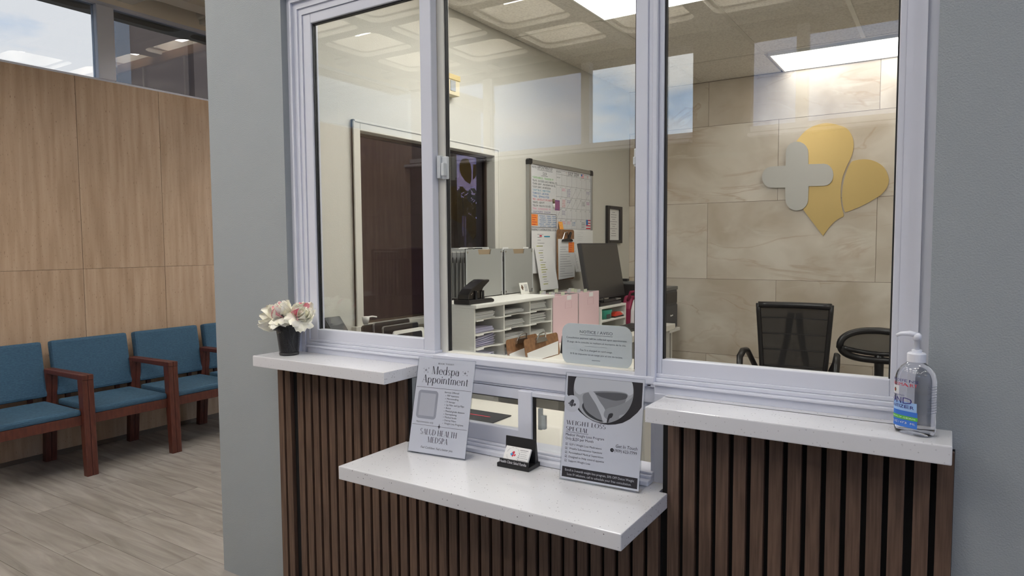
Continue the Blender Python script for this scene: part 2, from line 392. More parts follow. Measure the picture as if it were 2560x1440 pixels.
# partition between waiting room and office, with the opening of the dark window
wy0, wy1, wz0, wz1 = .497, 1.606, 1.085, 1.995
struct(box_obj('wall_partition', BEIGE, (-.135, XO, .14, wy0, 0, 3.3), (-.135, XO, wy1, YB+.1, 0, 3.3), (-.135, XO, wy0, wy1, 0, wz0), (-.135, XO, wy0, wy1, wz1, 3.3)))
struct(box_obj('wall_office_right', BEIGE, (4.5, 4.6, .14, YB, 0, 2.9)))
# floor: oak planks that can be told apart where the floor shows, plain board beyond
fl = struct(box_obj('floor', OAK, (-3.1, 4.6, -4.6, -1.75, -.1, 0), (-3.1, -.14, 2.6, 6.1, -.1, 0), (-.14, 4.6, .05, YB, -.1, 0), (-.3, 4.6, -1.75, .05, -.1, 0)))
struct(box_obj('floor_underlay', SUBF, (-3.1, -.1, -1.76, 2.7, -.12, -.004)))
pw, pl = .178, 1.22
src = None
for r in range(25):
    y = -1.75+r*pw
    if y > 2.55: break
    off = (r*.437) % 1*pl
    for c in range(-1, 4):
        x = -3.05+c*pl+off-pl
        a, b = max(x, -3.03), min(x+pl-.0018, -.3 if y < -.02 else -.14)
        if b-a < .05: continue
        if a == x and b == x+pl-.0018 and src: inst(src, 'plank', fl, (x-sx, y-sy, 0)); continue
        p = MB().box(a, b, y, y+pw-.0018, -.012, 0).build('plank', OAK, fl)
        if a == x and b == x+pl-.0018: src, sx, sy = p, x, y
# left wall of the waiting room: travertine slabs, clerestory above
lw = struct(box_obj('wall_left', mat('slab_joint', rgb(96, 78, 62), .8), (-3.12, -3.014, -5.6, 5.05, 0, 2.684)))
ys = [-5.49+.609*k+.046 for k in range(0, 17)]
s1 = s2 = None
for k in range(17):
    y0 = .652+.609*(k-10); y1 = y0+.606
    if y1 > 5.05: continue
    for (za, zb, n) in ((0.0, 1.3068, 0), (1.3090, 2.686, 1)):
        s = s1 if n == 0 else s2
        if s is None:
            s = MB().box(-3.03, -3.0, y0, y1, za, zb).build('slab', TRAV, lw)
            if n == 0: s1, sy1 = s, y0
            else: s2, sy2 = s, y0
        else: inst(s, 'slab', lw, (0, y0-(sy1 if n == 0 else sy2), 0))
struct(box_obj('baseboard_left', mat('dark_base', rgb(96, 84, 72), .6), (-3.0, -2.99, -5.5, 5.05, 0, .03)))
w4 = sroot('window_4')
MB().box(-3.06, -3.0, -5.5, 5.6, 2.686, 2.70).box(-3.06, -3.0, -5.5, 5.6, 3.235, 3.26).build('frame', WHITEV, w4)
for y in (.812, 2.42, -.92, -2.6, 4.1): MB().bbox(-3.07, -2.985, y, y+.125, 2.70, 3.235, .008).build('mullion', WHITEV, w4)
for a, b in ((-5.5, -2.6), (-2.475, -.92), (-.795, .812), (.937, 2.42), (2.545, 4.1), (4.225, 5.6)): MB().box(-3.035, -3.029, a, b, 2.70, 3.235).build('pane', CLERE, w4)
struct(box_obj('trim_1', mat('eave_tan', rgb(238, 228, 212), .8), (-3.12, -3.0, -5.8, 6.4, 3.26, 3.40)))
struct(box_obj('roof', mat('roof_grey', rgb(120, 118, 114), .9), (-3.2, 4.9, -6.0, 6.6, 3.68, 3.9)))
# storefront opening at the far end of the left wall
w5 = sroot('window_5')
MB().box(-3.06, -2.99, 5.05, 5.10, 0, 2.686).box(-3.06, -2.99, 5.62, 5.72, 0, 2.686).box(-3.06, -2.99, 5.1, 5.62, 0, .1).build('frame', mat('bronze', rgb(60, 48, 40), .4), w5)
MB().box(-3.03, -3.024, 5.1, 5.62, .1, 2.686).build('pane', GLASS, w5)
struct(box_obj('trim_3', mat('porch_tan', rgb(200, 164, 132), .8), (-2.99, -.14, 1.96, 2.06, 3.24, 3.32), (-2.99, -.14, 1.96, 2.06, 2.66, 2.70)))
w8 = sroot('window_8')
MB().box(-2.95, -.14, 1.99, 2.02, 2.70, 3.24).build('pane', mat('violet_glass', rgb(92, 86, 104), .12), w8)
for x in (-2.3, -1.6, -.9): MB().box(x, x+.03, 1.97, 2.05, 2.70, 3.24).build('mullion', ALU, w8)
struct(box_obj('wall_far', BEIGE, (-3.1, -.3, 6.0, 6.1, 0, 3.72), (-3.1, -3.0, 5.72, 6.0, 0, 2.686)))
# wall behind the camera: solid below, clerestory above, seen mirrored in the glass
YR = -4.1
struct(box_obj('wall_rear', mat('dark_wood_wall', rgb(64, 54, 48), .6), (-3.1, 4.6, YR-.1, YR, 0, 2.41), (.32, .82, YR-.1, YR, 2.41, 3.32), (-3.1, 4.6, YR-.1, YR, 3.24, 3.32)))
struct(box_obj('trim_2', WHITEV, (-3.0, .32, YR, YR+.10, 2.36, 2.385), (.82, 4.5, YR, YR+.10, 2.36, 2.385)))
w6 = sroot('window_6')
MB().box(-3.0, .32, YR-.08, YR, 2.41, 2.455).box(.82, 4.5, YR-.08, YR, 2.41, 2.455).build('frame', WHITEV, w6)
for x in (-.82, 1.18, 2.4, -2.0): MB().box(x, x+.09, YR-.07, YR+.01, 2.455, 3.24).build('mullion', WHITEV, w6)
for a, b, m in ((-3.0, -2.0, MESHG), (-1.91, -.82, MESHG), (-.73, .32, REARG), (.82, 1.18, MESHG), (1.27, 2.4, MESHG), (2.49, 4.5, MESHG)): MB().box(a, b, YR-.04, YR-.034, 2.455, 3.24).build('pane', m, w6)
struct(box_obj('wall_right', WALLG, (4.5, 4.6, -5.6, -5.2, 0, 3.72), (4.5, 4.6, -.6, .14, 0, 3.72), (4.5, 4.6, -5.2, -.6, 0, .3), (4.5, 4.6, -5.2, -.6, 3.3, 3.72)))
w7 = sroot('window_7')  # unseen glazing added for cool daylight from the right, tinted to hold it back
for y in (-5.2, -3.66, -2.13, -.65): MB().box(4.5, 4.56, y, y+.06, .3, 3.3).build('mullion', WHITEV, w7)
for y in (-5.14, -3.60, -2.07): MB().box(4.53, 4.536, y, y+1.47, .3, 3.3).build('pane', MESHG, w7)
# waffle slab over the public rooms (it is what the panes mirror)
ZW = 3.30
def waffle():
    mb = MB(); px_, py_ = .81, .68
    def cell(cx, cy):
        a_, b_ = px_/2, py_/2; o = rrect(-a_, a_, -b_, b_, .001, 6); i1 = rrect(-.325, .325, -.275, .275, .09, 6); i2 = rrect(-.30, .30, -.25, .25, .08, 6)
        n = len(o)
        vs = [(cx+a, cy+b, ZW) for a, b in o]+[(cx+a, cy+b, ZW) for a, b in i1]+[(cx+a, cy+b, ZW+.04) for a, b in i1]+[(cx+a, cy+b, ZW+.045) for a, b in i2]+[(cx+a*.94, cy+b*.94, ZW+.27) for a, b in i2]
        fs = []
        for k in range(4):
            fs += [(k*n+j, k*n+(j+1) % n, (k+1)*n+(j+1) % n, (k+1)*n+j) for j in range(n)]
        fs.append(list(range(4*n, 5*n)))
        mb.add(vs, fs)
    cells = []
    for i in range(-3, 7):
        for j in range(-3, 14):
            cx = -.65+px_*i; cy = -2.72+py_*j
            if cy > .05 and cx > -.5: continue
            if cy < -4.6 or cy > 6.2 or cx < -3.3: continue
            cells.append((cx, cy, i, j)); cell(cx, cy)
    mb.box(-3.2, 4.8, -4.6, 6.4, ZW+.32, ZW+.36)
    return mb.build('ceiling', WAFFLE), cells
wf, cells = waffle(); struct(wf)
lamp0 = None
for (cx, cy, i, j) in cells:
    if not (-2.9 < cx < 4.4 and -4.0 < cy < 5.2) or (cx < -1.0 and -1.2 < cy < 1.7): continue
    if (i+2*j) % 3 and not (-3.5 < cy < -1.2 and cx < .4) and not (-1.2 < cy < 3.6 and cx < -.4): continue  # extra fixtures added at left to brighten mirrored coffers and the clerestory frame
    if lamp0 is None:
        lamp0 = thing('ceiling_light', 'slim white light fixture hung inside a coffer of the waffle ceiling', 'ceiling light', (cx, cy, ZW+.2), 'lights in the waffle ceiling')
        MB().box(cx-.20, cx+.20, cy-.05, cy+.05, ZW+.13, ZW+.17).build('diffuser', LAMPC, lamp0)
        MB().box(cx-.01, cx+.01, cy-.01, cy+.01, ZW+.17, ZW+.27).build('stem', WHITEP, lamp0); l0 = (cx, cy)
    else: dup(lamp0, (cx-l0[0], cy-l0[1], 0))
# office ceiling: tiles and grid
ce = struct(box_obj('ceiling_office', GRIDM, (X0, 4.6, .14, YB+.1, ZC+.02, ZC+.1)))
ts = None
for i in range(8):
    for j in range(-1, 4):
        x0, y0 = XO+.004+.6105*i, .63+1.22*(j-1)+.0
        xa, xb, ya, yb = x0+.0015, x0+.6085, max(y0+.0015, .145), min(y0+1.2185, YB-.004)
        if xb > 4.5 or yb-ya < .05 or ya > YB-.05: continue
        if (i == 1 and j == 1): continue               # light panel
        if j == 3 and i in (2, 3): continue
        MB().box(xa, xb, ya, yb, ZC, ZC+.02).build('ceiling_tile', CEILT, ce)
for x in (XO+.6145, XO+1.225, XO+1.8355): MB().box(x-.012, x+.012, .15, 3.06 if x > 1.1 else YB-.01, ZC-.003, ZC+.001).build('grid_bar', GRIDM if x < 1.7 else WHITEP, ce)
for y in (1.85, 3.07): MB().box(XO+.01, 4.4, y-.011, y+.011, ZC-.003, ZC+.001).build('grid_bar', GRIDM, ce)
def panel(label, x0, x1, y0, y1, lm=None):
    t = thing('ceiling_light', label, 'ceiling light', ((x0+x1)/2, (y0+y1)/2, ZC))
    mb = MB(); w = .012
    for b in ((x0, x1, y0, y0+w), (x0, x1, y1-w, y1), (x0, x0+w, y0+w, y1-w), (x1-w, x1, y0+w, y1-w)): mb.box(b[0], b[1], b[2], b[3], ZC-.004, ZC+.02)
    mb.build('frame', WHITEP, t); MB().box(x0+w, x1-w, y0+w, y1-w, ZC-.002, ZC+.018).build('diffuser', lm or LAMP, t)
panel('flat white panel light in the office ceiling nearest the glass front', .563, 1.173, .63, 1.85)
panel('flat white panel light in the office ceiling against the tiled back wall', 1.19, 2.41, 3.155, 3.675, LAMP2)
panel('flat white panel light in the office ceiling on the far right of the office', 2.99, 3.6, .63, 1.85)
# tiled back wall
wb = struct(box_obj('wall_back', GROUT, (X0, 4.6, YB+.003, YB+.1, 0, 2.9)))
rows = [(0, .5659), (.5685, 1.1761), (1.1787, 1.7861), (1.7887, 2.3961), (2.3987, ZC-.003)]
for r, (za, zb) in enumerate(rows):
    x0 = (.6274 if r % 2 == 0 else 1.1616)-1.2085*2
    while x0 < 4.4:
        a, b = max(x0+.0013, XO+.001), min(x0+1.2085-.0013, 4.5)
        if b-a > .02: MB().box(a, b, YB, YB+.012, za, zb).build('tile', MARBLE, wb)
        x0 += 1.2085
# ------------------------------------------------------------------ reception window (three lights)
w1 = sroot('window_1')
def frame_ring(mb, x0, x1, z0, z1, w, y0, y1):
    """flat ring of profile width w, front y0"""
    mb.box(x0, x0+w, y0, y1, z0, z1); mb.box(x1-w, x1, y0, y1, z0, z1); mb.box(x0+w, x1-w, y0, y1, z0, z0+w); mb.box(x0+w, x1-w, y0, y1, z1-w, z1)
# left / right / top casings: stepped vinyl profiles, nested one inside the other
ml, mr, mt = MB(), MB(), MB()
xl, xr, zt = .042, 2.243, 2.445
for (wl, wr, ht, y) in ((.022, .022, .022, .030), (.010, .010, .010, .022), (.022, .012, .025, .034), (.020, .019, .024, .040)):
    ml.box(xl, xl+wl, y, .12, 1.031, zt-ht); mr.box(xr-wr, xr, y, .12, 1.031, zt-ht); mt.box(xl, xr, y, .12, zt-ht, zt)
    xl += wl; xr -= wr; zt -= ht
ml.build('jamb', WHITEV, w1); mr.build('jamb', WHITEV, w1); mt.build('head', WHITEV, w1)
for (a, b) in ((.1162, .765), (1.577, 2.1798)):
    mb = MB(); mb.box(a, b, .030, .12, 1.031, 1.058); mb.box(a, b, .020, .12, 1.058, 1.066); mb.box(a, b, .034, .12, 1.066, 1.078)
    mb.box(a, b, .041, .12, 1.078, 1.089); mb.build('sill', WHITEV, w1, bevel=.002)
# outer sashes
def sash(x0, x1, z0, z1, l, r, b, t, yf, yb, m, gy, parent, gm=GLASS):
    mb = MB()
    mb.box(x0, x0+l, yf, yb, z0, z1); mb.box(x1-r, x1, yf, yb, z0, z1); mb.box(x0+l, x1-r, yf, yb, z0, z0+b); mb.box(x0+l, x1-r, yf, yb, z1-t, z1)
    s = mb.build('sash', m, parent, bevel=.003)
    g = MB(); w = .004
    g.box(x0+l, x0+l+w, gy-.006, gy+.01, z0+b, z1-t); g.box(x1-r-w, x1-r, gy-.006, gy+.01, z0+b, z1-t); g.box(x0+l+w, x1-r-w, gy-.006, gy+.01, z1-t-w, z1-t)
    g.build('gasket', GASK, s)
    MB().box(x0+l+w, x1-r-w, gy, gy+.005, z0+b, z1-t-w).build('pane', gm, s)
    return s
sash(.116, .761, 1.087, 2.364, .044, .050, .042, .038, .045, .078, WHITEV, .060, w1)
sash(1.579, 2.181, 1.087, 2.364, .014, .016, .044, .038, .045, .078, WHITEV, .060, w1)
# middle post and the inner sliding sash
mb = MB(); mb.box(1.517, 1.553, .028, .12, 1.05, 2.42); mb.box(1.553, 1.566, .034, .12, 1.05, 2.42); mb.box(1.566, 1.579, .030, .12, 1.05, 2.42)
mb.build('mullion', WHITEV, w1, bevel=.002)
s = sash(.736, 1.545, 1.072, 2.364, .052, .05, .013, .05, .081, .112, IVORYV, .094, w1)
# latch on the sliding sash
mb = MB(); mb.bbox(.767, .782, .060, .082, 1.693, 1.772, .003); mb.bbox(.782, .806, .070, .082, 1.690, 1.768, .003); mb.bbox(.790, .803, .054, .072, 1.70, 1.745, .004)
mb.build('latch', mat('latch_white', rgb(208, 212, 214), .35), s)
mb = MB(); mb.bbox(1.496, 1.512, .066, .084, 1.685, 1.738, .004); mb.bbox(1.498, 1.506, .055, .068, 1.690, 1.712, .002); mb.build('latch', mat('latch_white', rgb(208, 212, 214), .35), s)
# front rail under the middle light
mb = MB(); mb.box(.765, 1.577, .026, .14, 1.058, 1.080); mb.box(.765, 1.577, .034, .14, 1.048, 1.058); mb.box(.692, 1.62, .044, .14, 1.000, 1.048); mb.box(1.577, 1.619, .029, .14, 1.0, 1.0355)
mb.build('rail', WHITEV, w1, bevel=.003)
# ------------------------------------------------------------------ pass-through slider below
w2 = sroot('window_2')
mb = MB(); mb.box(.692, .728, .028, .13, .773, 1.000); mb.box(.692, .765, .0305, .13, 1.000, 1.0355); mb.build('jamb', WHITEV, w2, bevel=.002)
mb = MB(); mb.box(1.562, 1.577, .044, .13, .79, 1.0); mb.box(1.577, 1.618, .0305, .13, .773, .9995); mb.build('jamb', WHITEV, w2, bevel=.002)
mb = MB(); mb.box(.728, 1.577, -.016, .13, .774, .788); mb.box(.728, 1.577, .008, .13, .788, .797); mb.box(.728, 1.577, .020, .036, .797, .804); mb.build('track', WHITEV, w2, bevel=.002)
mb = MB(); mb.box(.728, 1.562, .0495, .13, .9925, 1.0); mb.box(1.16, 1.562, .0515, .13, .976, .9925); mb.build('head', WHITEV, w2, bevel=.002)
sash(.729, 1.150, .797, .990, .035, .032, .056, .035, .052, .080, WHITEV, .066, w2)
sash(1.118, 1.515, .797, .992, .052, .035, .006, .016, .024, .050, WHITEV, .038, w2)
mb = MB(); mb.bbox(1.178, 1.192, .050, .062, .865, .935, .003); mb.bbox(1.192, 1.208, .044, .058, .870, .915, .003); mb.build('latch', mat('latch_white', rgb(208, 212, 214), .35), w2)

# ------------------------------------------------------------------ quartz ledges and slatted cladding
tag(MB().bbox(0, .695, -.144, .029, .9938, 1.0355, .003).build('quartz_shelf', QUARTZ, loc=(.35, 0, .994)), 'white speckled quartz ledge on the left under the flower cup', 'shelf', 'quartz ledges of the reception window')
tag(MB().bbox(1.618, 2.2935, -.144, -.001, .9938, 1.0355, .003).bbox(1.618, 2.2425, -.01, .029, .9938, 1.0355, .001).build('quartz_shelf', QUARTZ, loc=(1.95, 0, .994)), 'white speckled quartz ledge on the right under the sanitizer bottle', 'shelf', 'quartz ledges of the reception window')
cb = MB().bbox(.687, 1.641, -.347, -.031, .7305, .773, .003); cb.box(.697, 1.617, -.034, .03, .7307, .7728)
tag(cb.build('transaction_counter', QUARTZ, loc=(1.15, -.17, .73)), 'deep white speckled quartz counter holding the two acrylic signs', 'counter')
def slats(label, xs, z1, bx0, bx1):
    t = thing('slat_panel', label, 'wall panel', (bx0, -.01, 0), 'walnut slat cladding')
    MB().box(bx0, bx1, -.011, -.001, .002, z1).build('backing', FELT, t)
    src = None
    for x in xs:
        if src is None: src = MB().bbox(x, x+.0320, -.030, -.011, .004, z1-.002, .0012).build('slat', WALNUT, t); x0 = x
        else: inst(src, 'slat', t, (x-x0, 0, 0))
P_ = .0444
slats('dark walnut slat panel under the left quartz ledge', [.001, .0445]+[.1175+P_*k for k in range(13)], .9935, 0.0, .692)
slats('dark walnut slat panel under the deep transaction counter', [.1175+P_*k for k in range(13, 34)], .7300, .6925, 1.6195)
slats('dark walnut slat panel under the right quartz ledge', [1.640+P_*k for k in range(13)]+[2.2225, 2.267], .9935, 1.620, 2.300)

# ------------------------------------------------------------------ pencil cup with flower pens
CUP = Vector((.104, -.052, 1.0357))
t = thing('pencil_cup', 'black wire mesh pencil cup holding white flower pens on left ledge', 'pencil cup', CUP)
mb = MB(); rb, rtp, h = .036, .049, .118; n = 60; k = 22
for s_ in (1, -1):
    for j in range(n):
        a0 = 2*math.pi*j/n; vs = []
        for i in range(k+1):
            f = i/k; a = a0+s_*f*1.5; r_ = rb+(rtp-rb)*f; wd = .0009/r_
            for q in (-1, 1): vs.append(CUP+Vector((r_*math.cos(a+q*wd), r_*math.sin(a+q*wd), .006+f*(h-.006))))
        mb.add(vs, [(2*i, 2*i+1, 2*i+3, 2*i+2) for i in range(k)])
mb.build('mesh_wall', BLKP, t)
MB().lathe([(rtp-.002, h-.004), (rtp+.002, h-.003), (rtp+.002, h+.003), (rtp-.002, h+.003), (rtp-.002, h-.004)], CUP, 32).build('rim', BLKP, t, smooth=True)
MB().lathe([(0.0, 0), (rb+.001, 0), (rb+.002, .009), (rb-.001, .009), (rb-.002, .003), (0, .003)], CUP, 32).build('base', BLKP, t, smooth=True)
PETAL = mat('cream_petal', rgb(252, 248, 224), .7, col2=rgb(254, 251, 242), ns=30); PINKP = mat('pink_petal', rgb(240, 120, 140), .7, col2=rgb(248, 200, 205), ns=40)
LEAF = mat('dark_leaf', rgb(38, 58, 30), .6); PEN = mat('grey_pen_wrap', rgb(96, 98, 98), .5)
def flower(label, foot, neck, axis, size, seed, npet=46, open_=1.0):
    rnd = random.Random(seed); foot = Vector(foot); neck = Vector(neck); ax = Vector(axis).normalized()
    t = thing('flower_pen', label, 'flower pen', foot, 'flower pens in the mesh cup')
    MB().tube([foot, foot.lerp(neck, .5), neck], .0045, 8).build('stem', PEN, t, smooth=True)
    a = ax.orthogonal().normalized(); b = ax.cross(a)
    mbs = [MB(), MB()]
    for i in range(npet):
        f = i/npet; phi = i*2.39996+rnd.uniform(-.2, .2); tilt = R(18+ (84*open_)*f**.8)+rnd.uniform(-.12, .12)
        L = size*(.62+.42*f)*rnd.uniform(.85, 1.1); wd = L*rnd.uniform(.62, .85)
        rad = a*math.cos(phi)+b*math.sin(phi); tan = ax.cross(rad); fr = rnd.uniform(-.3, .3)
        def P(u, v):
            s_ = u*L; bend = tilt*(1-.55*u*u) if f < .75 else tilt*(1+.12*u)
            d = ax*math.cos(bend)+rad*math.sin(bend); nrm = rad*math.cos(bend)-ax*math.sin(bend)
            w_ = (v-.5)*wd*math.sin(math.pi*min(1, .13+u*.80))*1.1
            cup = -(v-.5)**2*L*.55+math.sin(u*5+fr*9+v*7)*L*.035
            ruf = (math.sin(v*17+i)*.05*L) if u > .95 else 0
            return neck+d*(s_+ruf*.45)+tan*w_-nrm*cup
        pk = (rnd.random() < .16 and f < .7)
        mbs[1 if pk else 0].grid(P, 7, 6)
    mbs[0].build('petals', PETAL, t, smooth=True)
    if mbs[1].v: mbs[1].build('pink_petals', PINKP, t, smooth=True)
    mb = MB()
    for i in range(6):
        phi = i*1.05; rad = a*math.cos(phi)+b*math.sin(phi); tan = ax.cross(rad)
        def Q(u, v): return neck+(rad*.8-ax*.35)*u*.022+tan*(v-.5)*.012*math.sin(math.pi*(.1+.85*u))-ax*.002
        mb.grid(Q, 3, 2)
    mb.build('sepals', LEAF, t, smooth=True)
c = CUP
flower('cream flower pen drooping left over the cup rim', c+Vector((.018, .006, .012)), c+Vector((-.050, -.018, .142)), (-.85, -.42, .15), .072, 3)
flower('cream and pink flower pen in the middle of the cup', c+Vector((.0, -.012, .012)), c+Vector((-.004, -.028, .158)), (.05, -.35, .95), .066, 11, 60)
flower('cream flower pen leaning right toward the window frame', c+Vector((-.014, .010, .012)), c+Vector((.060, .004, .156)), (.72, .02, .75), .070, 23)
flower('cream flower pen with pink tip behind the drooping one', c+Vector((.012, .016, .012)), c+Vector((-.036, .008, .160)), (-.45, -.1, .9), .060, 37)

# ------------------------------------------------------------------ acrylic signs
def sheet_frame(b0, b1, tl):
    """local frame of a leaning sheet from bottom-left, bottom-right and top-left corners"""
    b0, b1, tl = Vector(b0), Vector(b1), Vector(tl); ux = (b1-b0).normalized(); w = (b1-b0).length
    uy = (tl-b0); uy = uy-ux*uy.dot(ux); h = uy.length; uy.normalize(); return b0, ux, uy, ux.cross(uy), w, h
def holder(label, b0, b1, tl, depth):
    o, ux, uy, n, w, h = sheet_frame(b0, b1, tl)
    t = thing('sign_holder', label, 'sign', (b0[0], b0[1], .773))
    M = Matrix((ux, uy, n)).transposed().to_4x4(); M.translation = o
    mb = MB(M)
    mb.box(0, w, 0, h, .0012, .0030); mb.box(0, w, 0, h, -.0022, -.0006)
    p = MB(M).box(.003, w-.003, .004, h-.003, -.0004, .0004).build('sheet', mat('sign_paper', rgb(238, 238, 246), .5, coat=.6), t)
    mb.build('acrylic_cover', ACRYL, t)
    back = Vector((-ux.y, ux.x, 0)).normalized()
    q = MB(); a = Vector((o.x, o.y, .7735)); bb = a+ux*w; f = back*depth
    q.add([a, bb, bb+f, a+f, a+Vector((0, 0, .003)), bb+Vector((0, 0, .003)), bb+f+Vector((0, 0, .003)), a+f+Vector((0, 0, .003))],
          [(0, 3, 2, 1), (4, 5, 6, 7), (0, 1, 5, 4), (1, 2, 6, 5), (2, 3, 7, 6), (3, 0, 4, 7)])
    q.build('foot', ACRYL, t)
    return t, p, o+n*.0007, ux, uy, w, h
t, p, o, ux, uy, w, h = holder('clear acrylic sign reading Medspa Appointment, leaning on the left of the counter', (.775, -.124, .7745), (.997, -.098, .7745), (.790, -.045, 1.082), .062)
print('signM', w, h)
mb = MB()
X = lambda f: o+ux*(w*f[0])+uy*(h*f[1])
text(mb, 'BOOK TODAY!', X((.50, .935)), ux, uy, .0055, 'C', width=w*.27)
text(mb, 'Medspa', X((.50, .83)), ux, uy, .026, 'C', serif, width=w*.47)
text(mb, 'Appointment', X((.51, .735)), ux, uy, .026, 'C', serif, width=w*.80)
rect(mb, .03*w, .97*w, .684*h, .687*h, o, ux, uy); rect(mb, .03*w, .97*w, .293*h, .296*h, o, ux, uy)
flat(mb, [(.5*w, .262*h), (.508*w, .288*h), (.53*w, .2945*h), (.508*w, .301*h), (.5*w, .327*h), (.492*w, .301*h), (.47*w, .2945*h), (.492*w, .288*h)], o, ux, uy)
for cx, cy in ((.16, .865), (.84, .865)):
    for dx, dy, r_ in ((0, 0, .032), (.045, .03, .016), (-.04, .02, .012), (.035, -.028, .016), (-.03, -.03, .010)):
        x, y = (cx+dx)*w, cy*h+dy*w; r_ *= w; q = r_*.22
        flat(mb, [(x, y-r_), (x+q*.6, y-q*.6), (x+r_, y), (x+q*.6, y+q*.6), (x, y+r_), (x-q*.6, y+q*.6), (x-r_, y), (x-q*.6, y-q*.6)], o, ux, uy)
text(mb, 'Service Offered:', X((.53, .645)), ux, uy, .0062, 'L', width=w*.25)
for i, s_ in enumerate(('PRP Injections', 'Microneedling', 'IV therapy', 'Lip Filler and Lip Flips', 'Botox', 'Medical-grade skincare', 'Dermaplaning', 'Medical facials', 'Dermal Fillers', 'Weight Loss Programs')):
    y = .612-.0315*i; text(mb, s_, X((.58, y)), ux, uy, .0062, 'L', xs=.92); flat(mb, disc(.555*w, y*h+.0022, .001, n=8), o, ux, uy)
text(mb, 'Appointments only', X((.245, .318)), ux, uy, .0062, 'C', width=w*.30)
text(mb, 'SALUD HEALTH', X((.50, .20)), ux, uy, .0185, 'C', serif, width=w*.62)
text(mb, 'MEDSPA', X((.50, .125)), ux, uy, .0185, 'C', serif, width=w*.35)
text(mb, 'Feel Confident. Feel a better you.', X((.50, .06)), ux, uy, .0075, 'C', shear=.22, width=w*.55)
mb.build('lettering', ink('slate', 52, 50, 62), p)
mb = MB(); flat(mb, rrect(.075*w, .425*w, .36*h, .655*h, .012), o-(ux.cross(uy))*.0002, ux, uy); mb.build('blank_grey_badge', ink('badge', 176, 176, 188), p)
mb = MB(); flat(mb, rrect(.115*w, .385*w, .39*h, .625*h, .002), o-(ux.cross(uy))*.0001, ux, uy); mb.build('blank_inset', ink('inset', 206, 206, 214), p)

t, p, o, ux, uy, w, h = holder('clear acrylic sign reading Weight Loss Special, on the right of the counter', (1.333, -.090, .7745), (1.577, -.076, .7745), (1.345, -.040, 1.083), .068)
print('signW', w, h)
nn = ux.cross(uy)
DK = ink('charcoal', 46, 44, 50)
mb = MB(); rect(mb, .03*w, .97*w, .03*h, .125*h, o, ux, uy)
